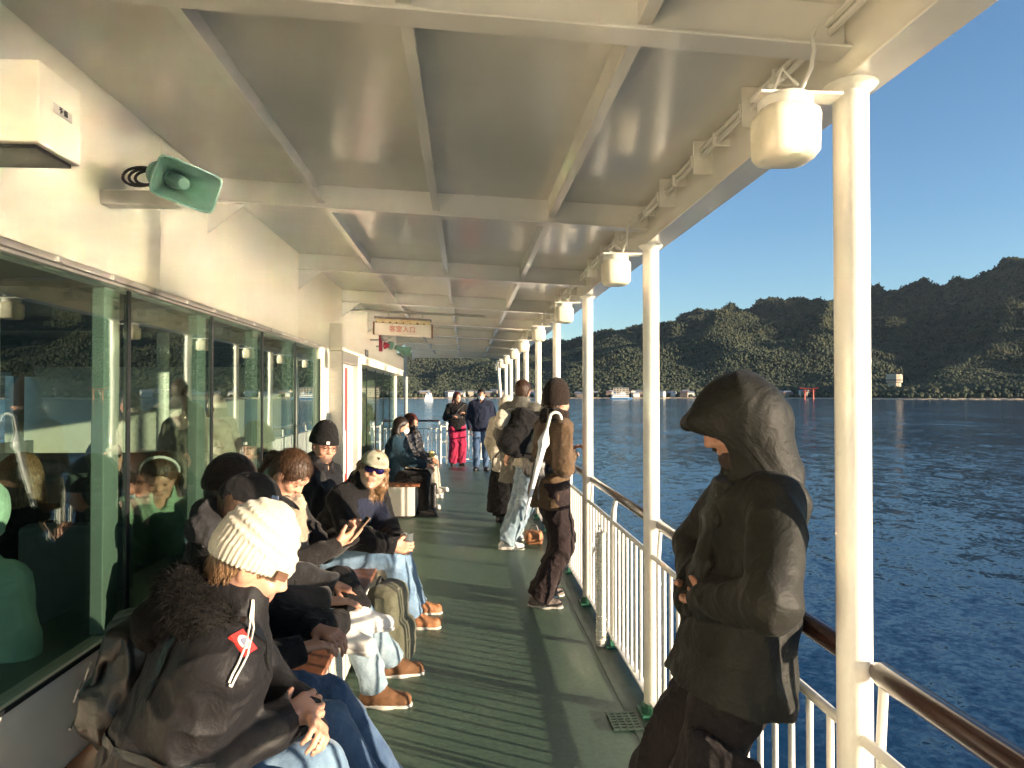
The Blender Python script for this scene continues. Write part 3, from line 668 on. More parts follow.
# drain
mb = MB()
for k in range(7): mb.box((.70, 3.30+k*.028, .0045), (.84, 3.312+k*.028, .012))
for k in range(5): mb.box((.70+k*.034, 3.296, .005), (.708+k*.034, 3.484, .011))
tag(mb.build('deck_drain', M_gutter, None, (.77, 3.38, 0)), 'small metal drain grate beside the second pillar foot', 'drain')
# lamps
def deck_lamp(y, lbl):
    x, z = .738, 2.20; t = thing('deck_lamp', (x, y, z), lbl, 'lamp', 'cream lamps hung at the pillar heads')
    mb = MB(); mb.lathe([(.001, -.066), (.040, -.065), (.057, -.060), (.067, -.046), (.0695, .036), (.067, .046), (.057, .056)], (x, y, z), 40, sq=3.6); mb.build('lamp_shade', M_lamp, t, smooth=True)
    mb = MB(); mb.lathe([(.060, .0565), (.062, .078), (.055, .086)], (x, y, z), 24); mb.build('lamp_rim', M_rail, t, smooth=True)
    mb = MB(); mb.box((x-.07, y-.03, z+.0865), (x+.125, y+.03, z+.0935)); mb.build('lamp_bracket', M_rail, t, bev=.002)
    mb = MB(); mb.tube([(x+.03, y-.02, z+.10), (x+.045, y-.035, z+.14), (x+.05, y-.04, z+.18), (x+.05, y-.03, z+.215), (x+.07, y-.01, z+.25), (x+.11, y, z+.28)], .005, 8)
    mb.tube([(x-.03, y, z+.095), (x-.02, y-.03, z+.14), (x+.02, y-.02, z+.11), (x+.035, y+.02, z+.13)], .004, 6); mb.tube([(x, y, z+.095), (x-.03, y+.02, z+.12), (x+.01, y+.03, z+.145)], .004, 6); mb.build('lamp_cable', M_ceil, t, smooth=True)
    return t
l0 = deck_lamp(PY[1]-.06, 'large cream bulkhead lamp beside the nearest pillar head')
for k in range(2, 10): copy_tree(l0, (.738, PY[k]-.06, 2.20), 'cream bulkhead lamp at the head of the %s pillar' % ORD[k-1].replace(' nearest', ''))

# cabin wall: built as panels round the window bands
ZS, ZT = .745, 1.985
YA, YB = .95, 6.10
wall = thing('cabin_wall', (XW, 0, 0), 'long white painted steel wall of the passenger cabin', 'wall')
mb = MB(); top = CZ(XW)+.0; T = .07
def wp(mb, y0, y1, z0, z1, x=XW, t=T): mb.box((x-t, y0, z0), (x, y1, z1))
wp(mb, Y0, 6.5, ZT, top); wp(mb, Y0, 6.5, 0.001, ZS); wp(mb, YB, 6.5, ZS, ZT); wp(mb, Y0, YA, ZS, ZT)
wp(mb, 6.5, 12.8, 1.93, top); wp(mb, 8.12, 12.8, .001, ZS); mb.box((-8, 12.73, .001), (XW-T-.001, 12.8, top+.2)); mb.box((XW-T, 12.55, ZS), (XW, 12.8, 1.93))
mb.build('wall_panel', M_wall, wall)
# corner fillets of the window opening
for (yy, zz, sy, sz) in ((YB, ZT, -1, -1), (YB, ZS, -1, 1)):
    mb = MB(); r = .09; arc = [(yy+sy*r*(1-math.cos(a)), zz+sz*r*(1-math.sin(a))) for a in np.linspace(0, PI/2, 8)]
    V = [(XW-.001, yy, zz)]+[(XW-.001, p, q) for p, q in arc]+[(XW-.03, yy, zz)]+[(XW-.03, p, q) for p, q in arc]
    n = len(arc)+1; Fc = [(0, i, i+1) for i in range(1, n-1)]+[(n, n+i+1, n+i) for i in range(1, n-1)]+[(i, n+i, n+i+1, i+1) for i in range(1, n-1)]
    mb.add(V, Fc); mb.build('window_corner', M_wall, wall)
mb = MB(); mb.box((XW+.001, YA, ZT+.012), (XW+.022, YB-.06, ZT+.034)); mb.box((XW+.001, YA, ZT+.0), (XW+.010, YB-.06, ZT+.011))
for y in np.arange(1.2, 6.0, .33): mb.box((XW+.0225, y, ZT+.014), (XW+.027, y+.02, ZT+.032))
mb.build('drip_rail', M_steel, wall, bev=.002)
mb = MB(); mb.box((XW+.0005, YA, ZS-.010), (XW+.010, YB-.06, ZS+.004)); mb.box((XW+.0005, YB-.012, ZS+.08), (XW+.006, YB+.0, ZT-.08)); mb.build('window_gasket', M_dark, wall, bev=.002)
SE = [YA, 1.86, 2.70, 3.56, 4.42, 5.26, YB]
for i in range(len(SE)-1):
    a, b = SE[i], SE[i+1]; mb = MB(); mb.box((XW-.020, a+.004, ZS+.004), (XW-.012, b-.004, ZT-.001)); w = mb.build('window_pane', M_glass, wall)
    if i: mb = MB(); mb.box((XW-.011, a-.012, ZS+.003), (XW-.004, a+.012, ZT-.001)); mb.build('pane_seal', M_dark, w)
SE2 = [8.14, 9.0, 9.9, 10.8, 11.7, 12.54]
for i in range(len(SE2)-1):
    a, b = SE2[i], SE2[i+1]; mb = MB(); mb.box((XW-.020, a+.004, ZS+.004), (XW-.012, b-.004, 1.929)); w = mb.build('window_pane', M_glass, wall)
    if i: mb = MB(); mb.box((XW-.011, a-.012, ZS+.003), (XW-.004, a+.012, 1.929)); mb.build('pane_seal', M_dark, w)
# weld seams on the upper wall
mb = MB()
for y in (.6, 2.95, 5.3): mb.box((XW+.0002, y-.004, ZT+.04), (XW+.0022, y+.004, top-.002))
mb.build('weld_seam', M_wall, wall, bev=.001)
# door housing and header
door = thing('cabin_door', (XW, 6.5, 0), 'grey steel door housing with a red sign strip beside the window end', 'door')
mb = MB(); mb.box((XW-.3, 6.5, .001), (-1.13, 6.56, 2.0)); mb.box((XW-.3, 6.561, 1.90), (-1.13, 7.45, 2.0)); mb.box((XW-.3, 7.42, .001), (-1.13, 7.48, 1.899)); mb.build('door_frame', M_steel, door, bev=.004)
mb = MB(); mb.box((-1.215, 6.60, .003), (-1.18, 7.41, 1.89)); dl = mb.build('door_leaf', M_benchside, door, bev=.004)
mb = MB(); mb.box((-1.179, 6.92, .75), (-1.176, 7.06, 1.86)); mb.build('red_sign_strip', M_red, dl)
mb = MB(); mb.tube([(-1.145, 6.7, .85), (-1.145, 6.7, 1.25)], .012, 10); mb.build('door_handle', M_rail, dl, smooth=True)
mb = MB(); mb.box((-1.20, 7.481, .001), (-1.12, 7.60, 1.95)); mb.box((XW-.3, 7.601, .001), (-1.19, 8.119, 1.929)); mb.build('door_post', M_rail, door, bev=.004)
hdr = thing('cabin_header', (XW, 6.5, 2), 'white box header running above the door and far windows', 'header')
mb = MB(); mb.box((XW+.0005, 6.5, 2.003), (-1.13, 12.8, 2.25)); mb.box((XW+.0005, 7.7, 1.932), (-1.14, 12.8, 2.002)); mb.build('header_box', M_wall, hdr, bev=.004)
mb = MB(); mb.box((-1.129, 7.92, 2.02), (-1.124, 8.16, 2.10)); pl = mb.build('number_plate', M_black, hdr)
# interior of the cabin
room = thing('cabin_interior', (-4, 4, 0), 'dark passenger cabin seen behind the tinted windows', 'cabin')
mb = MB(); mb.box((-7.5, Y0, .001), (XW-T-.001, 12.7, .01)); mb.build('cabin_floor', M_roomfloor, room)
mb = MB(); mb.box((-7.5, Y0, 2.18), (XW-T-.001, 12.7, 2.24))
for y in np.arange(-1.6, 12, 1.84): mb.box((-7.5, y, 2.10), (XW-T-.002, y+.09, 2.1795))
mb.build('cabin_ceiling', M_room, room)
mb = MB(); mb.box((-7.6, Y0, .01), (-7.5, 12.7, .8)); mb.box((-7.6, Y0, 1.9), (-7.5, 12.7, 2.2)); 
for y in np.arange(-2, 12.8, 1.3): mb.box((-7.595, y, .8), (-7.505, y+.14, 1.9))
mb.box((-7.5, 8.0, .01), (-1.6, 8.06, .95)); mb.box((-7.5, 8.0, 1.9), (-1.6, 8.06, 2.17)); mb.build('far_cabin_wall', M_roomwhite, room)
for y in (2.55, 3.41, 4.27, 5.11, 5.92):
    mb = MB(); mb.box((XW-.075, y+.02, ZS+.004), (XW-.030, y+.13, ZT-.002)); mb.build('cabin_mullion', M_teal, room, bev=.004)
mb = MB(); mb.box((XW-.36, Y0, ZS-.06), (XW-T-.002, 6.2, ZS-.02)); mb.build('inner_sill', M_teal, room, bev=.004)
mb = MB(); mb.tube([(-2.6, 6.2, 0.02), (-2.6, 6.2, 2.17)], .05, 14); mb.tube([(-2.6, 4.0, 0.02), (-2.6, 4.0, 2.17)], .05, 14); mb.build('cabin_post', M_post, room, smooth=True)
# cabin seats
def seat(x, y, rot, lbl):
    t = thing('cabin_chair', (x, y, .01), lbl, 'seat', 'vinyl seats inside the cabin'); c, s_ = math.cos(rot), math.sin(rot)
    def tr(o):
        for v in o.data.vertices: a, b = v.co.x, v.co.y; v.co.x, v.co.y = a*c-b*s_, a*s_+b*c
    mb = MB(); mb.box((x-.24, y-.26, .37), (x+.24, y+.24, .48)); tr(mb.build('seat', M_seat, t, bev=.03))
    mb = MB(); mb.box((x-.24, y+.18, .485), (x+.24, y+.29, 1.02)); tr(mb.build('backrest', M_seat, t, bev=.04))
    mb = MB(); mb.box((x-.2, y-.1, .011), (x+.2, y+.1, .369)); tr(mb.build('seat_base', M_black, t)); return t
SL = ['dark vinyl cabin seat behind the mint jacket person', 'dark vinyl cabin seat under the girl in green', 'dark vinyl cabin seat beside the second teal mullion', 'dark vinyl cabin seat close to the third window pane', 'dark vinyl cabin seat far back in the first row', 'dark vinyl cabin seat far back in the second row', 'dark vinyl cabin seat at the end of the inner row', 'dark vinyl cabin seat near the far cabin windows']
for i, (x, y) in enumerate([(-1.75, 3.05), (-1.78, 4.15), (-1.78, 5.05), (-1.78, 5.9), (-2.9, 3.0), (-2.9, 4.1), (-2.9, 5.1), (-4.2, 3.6)]): seat(x, y, 0 if i != 1 else -.2, SL[i])

# bench(es)
def bench(y0, y1, lbl, h=.44, lab2=None):
    t = thing('deck_bench', (-1.0, y0, 0), lbl, 'bench'); 
    mb = MB()
    for k in range(4): x0 = XW+.004+k*.164; mb.box((x0, y0, h-.032), (x0+.160, y1, h))
    mb.build('seat', M_bench, t, bev=.005)
    mb = MB(); mb.box((XW+.004, y0+.03, .03), (-.66, y1-.03, h-.034)); mb.build('bench_box', M_benchside, t, bev=.006)
    mb = MB(); mb.box((XW+.02, y0+.06, .001), (-.70, y1-.06, .0295)); mb.build('plinth', M_black, t); return t
bench(-.6, 5.95, 'long brown slatted bench under the near windows')
bench(9.05, 12.3, 'far bench box with a pale grey end panel')

# loudspeakers
def horn(c, ax, lbl, sc_=1., arm=True, up=(0, 0, 1)):
    c = A3(*c); f, l, u = basis(A3(*ax), A3(*up)); B = [f, l, u]; P = lambda x, y, z: c+(f*x+l*y+u*z)*sc_
    t = thing('loudspeaker', tuple(c), lbl, 'loudspeaker')
    mb = MB(); rings = []
    prof = [(-.16, .040, .040), (-.13, .046, .044), (-.07, .060, .046), (-.02, .078, .052), (.03, .100, .062), (.07, .122, .076), (.08, .130, .082), (.08, .124, .076), (.03, .092, .056), (-.04, .062, .040), (-.10, .040, .030)]
    V = []; n = 40
    for (x, a, b) in prof:
        e = 2+6*min(1, max(0, (x+.12)/.18))
        for k in range(n):
            th = 2*PI*k/n; q = (abs(math.cos(th))**e+abs(math.sin(th))**e)**(-1/e); V.append(P(x, a*q*math.cos(th), b*q*math.sin(th)))
    Fc = []
    for i in range(len(prof)-1):
        for k in range(n): a_ = i*n+k; b_ = i*n+(k+1) % n; Fc.append((a_, b_, b_+n, a_+n))
    Fc.append(tuple(range(n-1, -1, -1))); Fc.append(tuple((len(prof)-1)*n+k for k in range(n))); mb.add(V, Fc); mb.build('horn', M_horn, t, smooth=True)
    mb = MB(); mb.lathe([(.028, -.10), (.024, -.02), (.021, .03), (.016, .036), (.001, .037)], c, 20, axis=f); mb.build('phase_plug', mat('horn_plug', (.25, .42, .36), .35), t, smooth=True)
    mb = MB(); mb.lathe([(.001, -.235), (.036, -.232), (.047, -.215), (.050, -.195), (.050, -.165), (.043, -.160)], c, 24, axis=f); mb.build('driver', M_horn, t, smooth=True)
    return t, P
h1, P = horn((-.93, 2.34, 2.29), (.62, -.74, -.34), 'sea-green horn loudspeaker on the left wall near the camera', .80, up=(.25, 0, 1))
h1.scale = (1, 1, 1)
mb = MB(); mb.box((XW+.001, 2.47, 2.25), (XW+.26, 2.53, 2.30)); mb.build('speaker_arm', M_wall, h1, bev=.003)
mb = MB(); mb.tube([(-1.0, 2.50, 2.30), (-1.0, 2.50, 2.345), (-1.0, 2.46, 2.36)], .008, 8); mb.box((-1.035, 2.42, 2.301), (-.945, 2.54, 2.308)); mb.tube([(-1.0, 2.44, 2.308), (-.985, 2.43, 2.40), (-.96, 2.44, 2.33)], .006, 8); mb.build('speaker_bracket', M_grey, h1, smooth=True)
mb = MB()
for k in range(3):
    r = .045-.005*k; cx, cz = -1.13+.012*k, 2.355; mb.tube([(cx+r*1.3*math.cos(a), 2.50+.006*k+.01*math.sin(a), cz+r*.8*math.sin(a)) for a in np.linspace(0, 2*PI, 22)], .0055, 6, cap=False)
mb.tube([(-1.09, 2.5, 2.36), (-1.02, 2.49, 2.34), (-.98, 2.50, 2.38)], .0055, 6); mb.build('speaker_cable', M_black, h1, smooth=True)
h2, P = horn((-.80, 9.0, 2.16), (.80, .55, -.28), 'small green horn loudspeaker beyond the entrance sign', .72)
mb = MB(); mb.tube([(XW+.115, 8.9, 2.2), (-1.0, 8.9, 2.2), (-.95, 8.95, 2.2)], .011, 8); mb.build('speaker_arm', M_steel, h2, smooth=True)
t = thing('alarm_bell', (-1.0, 8.3, 2.2), 'dark red alarm bell and lamp under the entrance sign', 'alarm')
mb = MB(); mb.box((-1.02, 8.28, 2.10), (-.98, 8.32, 2.32)); mb.build('bell_plate', mat('dark_red_paint', (.32, .02, .05), .4), t, bev=.003)
mb = MB(); mb.lathe([(.05, -.03), (.05, .0), (.035, .02), (.001, .026)], (-.95, 8.29, 2.27), 20, axis=(.4, -.9, 0)); mb.build('bell', M_grey, t, smooth=True)
mb = MB(); mb.lathe([(.001, -.03), (.045, -.025), (.02, .03), (.001, .035)], (-.93, 8.3, 2.17), 16, axis=(1, -.3, 0)); mb.build('signal_lamp', mat('dark_red_paint', (.32, .02, .05)), t, smooth=True)
mb = MB(); mb.tube([(XW+.1205, 8.35, 2.24), (-1.0, 8.33, 2.24)], .01, 8); mb.build('bracket', M_steel, t)
# junction box
t = thing('junction_box', (-1.1, 1.79, 2.27), 'cream ventilation box with small label plate on the near wall', 'vent box')
mb = MB(); mb.box((XW+.001, 1.70, 2.19), (-1.0, 1.88, 2.385)); mb.build('box_body', M_wall, t, bev=.004)
mb = MB(); mb.box((XW+.02, 1.715, 2.180), (-1.015, 1.865, 2.1895)); mb.build('vent_opening', M_dark, t)
mb = MB(); mb.box((XW+.001, 1.69, 2.155), (-1.10, 1.70, 2.175)); mb.build('vent_flange', M_wall, t)
mb = MB(); mb.box((-.9998, 1.755, 2.285), (-.9975, 1.835, 2.308)); lp = mb.build('label_plate', mat('label_plate_grey', (.50, .48, .42), .4), t)
def text(body, size, M, mt, parent, name='lettering', ext=.0012):
    cu = bpy.data.curves.new(name, 'FONT'); cu.body = body; cu.size = size; cu.align_x = 'CENTER'; cu.align_y = 'CENTER'; cu.extrude = ext
    o = bpy.data.objects.new(name, cu); COL.objects.link(o); dg = bpy.context.evaluated_depsgraph_get(); me = bpy.data.meshes.new_from_object(o.evaluated_get(dg))
    bpy.data.objects.remove(o); V = [M @ v.co for v in me.vertices]; F_ = [tuple(p.vertices) for p in me.polygons]; bpy.data.meshes.remove(me)
    return link(name, V, F_, mt, parent) if V else None
def frame(c, x, y): # text plane: x to the right, y up
    x = Vector(x).normalized(); y = Vector(y).normalized(); z = x.cross(y); return Matrix(((x.x, y.x, z.x, c[0]), (x.y, y.y, z.y, c[1]), (x.z, y.z, z.z, c[2]), (0, 0, 0, 1)))
text('予 備', .017, frame((-.9965, 1.795, 2.2965), (0, 1, 0), (0, 0, 1)), M_black, lp)
text('Ⅱ〆', .055, frame((-1.1232, 8.04, 2.06), (0, 1, 0), (0, 0, 1)), M_benchside, pl)
# entrance sign
t = thing('entrance_sign', (-.65, 7.3, 2.3), 'hanging cream sign with red letters reading 客室入口', 'sign')
tilt = lambda x: -.05*(x+.65)
def sb(mb, x0, x1, y0, y1, z0, z1): mb.hexa([(x0, y0, z0+tilt(x0)), (x1, y0, z0+tilt(x1)), (x1, y1, z0+tilt(x1)), (x0, y1, z0+tilt(x0)), (x0, y0, z1+tilt(x0)), (x1, y0, z1+tilt(x1)), (x1, y1, z1+tilt(x1)), (x0, y1, z1+tilt(x0))])
mb = MB(); sb(mb, -.93, -.37, 7.25, 7.35, 2.325, 2.365); mb.build('sign_housing', mat('rusty_yellow_housing', (.62, .50, .26), .5, var=.0, vscale=11, col2=(.70, .60, .36), bs=.3), t, bev=.003)
mb = MB(); sb(mb, -.94, -.36, 7.23, 7.37, 2.366, 2.385); mb.build('sign_roof', mat('grey_rusted_steel', (.16, .13, .11), .6, col2=(.26, .25, .24), vscale=14), t)
mb = MB(); sb(mb, -.94, -.36, 7.27, 7.33, 2.20, 2.322); pn = mb.build('sign_panel', mat('sign_white', (.78, .74, .64), .4, var=.03), t, bev=.003)
mb = MB(); sb(mb, -.955, -.942, 7.26, 7.34, 2.20, 2.33); sb(mb, -.358, -.345, 7.26, 7.34, 2.19, 2.33)
for x in np.arange(-.93, -.38, .07): sb(mb, x, x+.012+.02*random.random(), 7.2485, 7.2495, 2.323, 2.332+.01*random.random())
mb.build('rust', mat('rust', (.20, .09, .04), .8, var=.3, vscale=30), t)
mb = MB()
for x in (-.80, -.45): mb.tube([(x, 7.3, 2.386), (x, 7.3, 2.46)], .008, 6)
mb.tube([(-1.25, 7.3, 2.47), (.2, 7.3, 2.41)], .012, 8); mb.build('hanger', M_steel, t)
text('客室入口', .068, frame((-.655, 7.2685, 2.263), (1, 0, -.05), (.05, 0, 1)), mat('sign_red_letters', (.62, .10, .06), .5), pn)
# far railing with gate
def farrail(x0, x1, y, lbl, z1=.80, hand=True):
    t = thing('end_railing', (x0, y, 0), lbl, 'railing'); mb = MB(); mb.tube([(x0, y, z1), (x1, y, z1)], .016, 8); mb.tube([(x0, y, .08), (x1, y, .08)], .014, 8); mb.build('rail_bar', M_rail, t)
    if hand: mb = MB(); mb.tube([(x0, y, .98), (x1, y, .98)], .022, 8); mb.build('handrail', M_wood, t, smooth=True)
    for x in (x0, x1): mb = MB(); mb.tube([(x, y, 0), (x, y, .96)], .02, 8); mb.build('rail_post', M_rail, t)
    k = 0; pr = None
    for x in np.arange(x0+.07, x1-.03, .095):
        if pr is None: mb = MB(); mb.tube([(x, y, .085), (x, y, z1)], .009, 6); pr = mb.build('baluster', M_rail, t); px = x
        else: c = pr.copy(); COL.objects.link(c); c.parent = t; c.location = (x-px, 0, 0)
farrail(-1.9, -.62, 16.3, 'white end railing left of the gate at the far deck end')
farrail(-.10, .90, 16.38, 'white end railing behind the couple standing at the far end')
t = thing('end_gate', (-.5, 16.2, 0), 'white tubular gate standing at the far deck end', 'gate')
mb = MB()
for x in (-.58, -.44, -.34): mb.tube([(x, 16.2, 0), (x, 16.2, .92)], .022, 8)
mb.build('gate_post', M_rail, t); mb = MB()
for z in (.15, .5, .85): mb.tube([(-.58, 16.2, z), (-.34, 16.2, z)], .016, 8)
mb.tube([(-.55, 16.15, .9), (-.50, 16.1, .97), (-.42, 16.15, .9)], .03, 8); mb.build('gate_bar', M_rail, t)

# ------------------------------------------------------------------ sea, hills, shore
mb = MB(); mb.add([(-30000, -8000, SEA_Z), (30000, -8000, SEA_Z), (30000, 30000, SEA_Z), (-30000, 30000, SEA_Z)], [(0, 1, 2, 3)]); tag(mb.build('sea', M_sea), kind='structure')
mb = MB(); mb.add([(1.16, -10, SEA_Z+.03), (4.3, -10, SEA_Z+.03), (2.2, 17, SEA_Z+.03), (1.16, 17, SEA_Z+.03)], [(0, 1, 2, 3)]); tag(mb.build('hull_foam', M_foam), kind='stuff')
SIL = [(-52, .040), (-40, .055), (-30, .075), (-20, .080), (-12, .070), (-7, .062), (-2, .070), (3, .082), (6, .088), (8.6, .092), (11.4, .104), (13.9, .111), (15.6, .115), (18.2, .130), (20.7, .141), (22.7, .139), (24, .145), (25.6, .147), (27.1, .149), (30, .150), (33, .159), (35.2, .158), (37.3, .163), (38.8, .176), (39.7, .186), (41, .19), (46, .15), (55, .10)]
SAZ = np.array([a for a, _ in SIL]); SEL = np.array([b for _, b in SIL])
SHORE = lambda az: 1080+60*np.sin(az*.11)+35*np.sin(az*.31+1)+np.where(az < 4, 90*(4-az)/20, 0)
def fbm(X, Y, f, o=4, ridged=False, seed=0.):
    a = 1.; t = 0.; n = 0.
    for k in range(o):
        q = vnoise(np.stack([X*f+seed, Y*f+seed*1.7, np.full_like(X, 3.7+k*5.1+seed)], -1).reshape(-1, 3)).reshape(X.shape)
        t = t+a*((1-abs(q-.5)*2*1.6) if ridged else q); n += a; a *= .5; f *= 2.03
    return t/n
def terrain(AZ, T):
    az = AZ; r0 = SHORE(az); r = r0+T*2300; X = r*np.sin(np.radians(az)); Y = r*np.cos(np.radians(az))
    el = np.interp(az, SAZ, SEL)*.865
    rid = np.clip(.62*fbm(X, Y, 1/760., 3, True, 1.3)+.38*fbm(X, Y, 1/300., 4, True, 2.3), 0, 1)
    low = fbm(X, Y, 1/900., 3, False, 5.1)
    g = np.clip((T-.035)/.80, 0, 1); env = g**.85
    AC = np.radians(az)*1900; spur = vnoise(np.stack([AC/300.+1.2*(low-.5)*2, r/1500., np.full_like(r, 8.3)], -1).reshape(-1, 3)).reshape(r.shape); spur2 = vnoise(np.stack([AC/120.+2.*(low-.5), r/700., np.full_like(r, 4.3)], -1).reshape(-1, 3)).reshape(r.shape)
    spur = (1-np.abs(spur-.5)*3.2)+.4*(1-np.abs(spur2-.5)*3.2)
    q = env*(.16+.85*rid + .75*spur*(1.15-T)+ .25*(low-.5))
    front = np.clip((T-.02)/.10, 0, 1)*np.clip((.34-T)/.2, 0, 1)*.11*np.clip(fbm(X, Y, 1/260., 3, False, 9.)-.35, 0, 1)*4
    q = np.where(T > .85, q*(1-(T-.85)*3.), q); return X, Y, q, front, el, r
AZv = np.linspace(-52, 55, 1300); Tv = np.concatenate([np.linspace(-.004, .12, 36), np.linspace(.125, 1, 190)])
AZ, TT = np.meshgrid(AZv, Tv, indexing='ij'); X, Y, q, fr, el, r = terrain(AZ, TT)
ang = q*r/3300; mx = (q*r).max(1)/r[:, -1]
mx = (q).max(1)
ker = np.hanning(61); ker /= ker.sum(); mxs = np.convolve(np.pad(mx, 30, mode='edge'), ker, 'valid')
NORM = mxs
Z = el*r*np.maximum(q/mxs[:, None], fr) 
jag = (fbm(X, Y, 1/14., 2, False, 2.2)-.5)*6*np.clip((TT-.03)/.06, 0, 1)
flat = SEA_Z-1+np.clip(TT/.006, 0, 1)*2.7+np.clip((TT-.006)/.04, 0, 1)*4
Zt = flat+Z+jag
def q4(nu, nv): i, j = np.meshgrid(np.arange(nu-1), np.arange(nv-1), indexing='ij'); a = (i*nv+j).ravel(); return np.stack([a, a+nv, a+nv+1, a+1], 1)
Vt = np.stack([X, Y, Zt], -1).reshape(-1, 3)
o = link('hills', Vt, q4(len(AZv), len(Tv)), M_hill, smooth=True); tag(o, kind='structure')
# canopy: tree crowns standing all over the slopes
def ico():
    t = (1+5**.5)/2; V = np.array([(-1, t, 0), (1, t, 0), (-1, -t, 0), (1, -t, 0), (0, -1, t), (0, 1, t), (0, -1, -t), (0, 1, -t), (t, 0, -1), (t, 0, 1), (-t, 0, -1), (-t, 0, 1)])/math.sqrt(1+t*t)
    return V, np.array([(0, 11, 5), (0, 5, 1), (0, 1, 7), (0, 7, 10), (0, 10, 11), (1, 5, 9), (5, 11, 4), (11, 10, 2), (10, 7, 6), (7, 1, 8), (3, 9, 4), (3, 4, 2), (3, 2, 6), (3, 6, 8), (3, 8, 9), (4, 9, 5), (2, 4, 11), (6, 2, 10), (8, 6, 7), (9, 8, 1)])
IV, IF = ico()
def crowns(name, nC, tlo, thi, azlo, azhi, rlo, rhi, lbl=None, pw=1.):
    ia = RNG.uniform(azlo, azhi, nC); it = tlo+(thi-tlo)*RNG.rand(nC)**pw
    a = np.clip(np.searchsorted(AZv, ia), 0, len(AZv)-1); b = np.clip(np.searchsorted(Tv, it), 0, len(Tv)-1)
    C = Vt.reshape(len(AZv), len(Tv), 3)[a, b]+RNG.uniform(-6, 6, (nC, 3))*[1, 1, 0]
    rr = RNG.uniform(rlo, rhi, nC); V = IV[None]*(1+.35*RNG.uniform(-1, 1, (nC, 12, 1)))*rr[:, None, None]*[1, 1, 1.15]+C[:, None]+[0, 0, 2]
    Fc = IF[None]+(np.arange(nC)*12)[:, None, None]; return tag(link(name, V.reshape(-1, 3), Fc.reshape(-1, 3), M_tree, smooth=True), kind='stuff')
crowns('hill_forest', 90000, .045, .9, -12, 42, 1.8, 3.5, pw=1.1)
crowns('shore_trees', 5200, .034, .06, -14, 42, 2.6, 6.5, pw=.9); crowns('shore_shrubs', 900, .008, .034, -14, 42, 1.6, 3.6)
# shore houses
HC = [mat('plaster_white', (.55, .53, .48), .8), mat('plaster_cream', (.45, .38, .28), .8), mat('timber_wall', (.22, .17, .13), .8)]
RC = [mat('roof_slate', (.16, .17, .19), .7), mat('roof_brown', (.20, .13, .10), .7), mat('roof_pale', (.32, .34, .36), .6)]
def polar(az, r, z=0): return A3(r*math.sin(R(az)), r*math.cos(R(az)), z)
def house(az, r, w, d, h, rh, lbl, name='house', cat='house', wm=0, rm=0, grp='houses along the far shore', wins=0, zb=-2.4, rot=0., over=.5):
    c = polar(az, r, zb); t = thing(name, tuple(c), lbl, cat, grp); M = Matrix.Translation(c) @ Matrix.Rotation(-R(az+rot), 4, 'Z')
    mb = MB(); mb.box((-w/2, -d/2, -2), (w/2, d/2, h), M=M); wl = mb.build('wall', HC[wm] if isinstance(wm, int) else wm, t)
    mb = MB(); o_ = over; V = [(-w/2-o_, -d/2-o_, h+.01), (w/2+o_, -d/2-o_, h+.01), (w/2+o_, d/2+o_, h+.01), (-w/2-o_, d/2+o_, h+.01), (-w/2-o_, 0, h+rh), (w/2+o_, 0, h+rh)]
    mb.add([M @ Vector(v) for v in V], [(0, 3, 2, 1), (0, 1, 5, 4), (2, 3, 4, 5), (0, 4, 3), (1, 2, 5)]); mb.build('roof', RC[rm] if isinstance(rm, int) else rm, t)
    if wins:
        for k in range(wins):
            x = -w/2+(k+.5)*w/wins
            for zz in np.arange(1.4, h-1.2, 3.2): mb = MB(); mb.box((x-.9, -d/2-.06, zz), (x+.9, -d/2-.01, zz+1.5), M=M); mb.build('window', M_dark, wl)
    return t
k = 0
for i in range(70):
    az = random.choice([random.uniform(10.5, 20), random.uniform(-4, 10), random.uniform(20, 27)]); r = float(SHORE(az))+random.uniform(18, 75)
    house(az, r, random.uniform(7, 15), random.uniform(7, 11), random.uniform(3, 7), random.uniform(1.5, 3), 'small pale house in the town on the far shore', wm=random.randrange(3), rm=random.randrange(3), rot=random.uniform(-25, 25), zb=-2.6+(r-SHORE(az))*.05)
house(12.6, 1120, 24, 12, 13, .6, 'cream hotel block with rows of windows behind the white ferry', 'hotel', 'building', 1, 2, None, 5, zb=-1.5)
house(7.6, 1135, 30, 14, 12, 2.5, 'broad cream building on the shore between the far pillars', 'building', 'building', 1, 1, None, 6, zb=-1.5)
M_rg = mat('pale_green_roof', (.36, .50, .46), .6)
house(-2.3, 1230, 74, 20, 5, 6, 'long low hall with a pale green roof on the far shore', 'terminal_hall', 'building', 2, M_rg, None, 8, zb=-2)
house(-4.9, 1215, 30, 16, 6, 5, 'small hall with a pale green hipped roof beside the long one', 'terminal_hall', 'building', 2, M_rg, None, 0, zb=-2)
house(20.3, 1095, 34, 12, 4, 4, 'dark-roofed shrine hall on the waterfront left of the red gate', 'shrine_hall', 'building', 2, 0, None, 0, zb=-3, over=2)
t = thing('hillside_tower', tuple(polar(32.4, 1190, 4)), 'pale round-sided concrete tower standing in the trees on the right', 'tower'); c = polar(32.4, 1190, 4)
mb = MB(); mb.lathe([(9, 0), (9, 14), (11, 15), (11, 25), (10, 27)], c, 10); mb.build('tower_body', HC[1], t)
mb = MB(); mb.lathe([(11.2, 17), (11.2, 19.5)], c, 10); mb.build('window_band', HC[2], t)
for az, w in ((29.2, 24), (31.0, 12)): house(az, 1125, w, 8, 3, 1, 'low white shed on the shore right of the nearest pillar' if w > 20 else 'tiny white hut on the shore below the round tower', 'shed', 'shed', 0, 2, None, zb=-2.5)
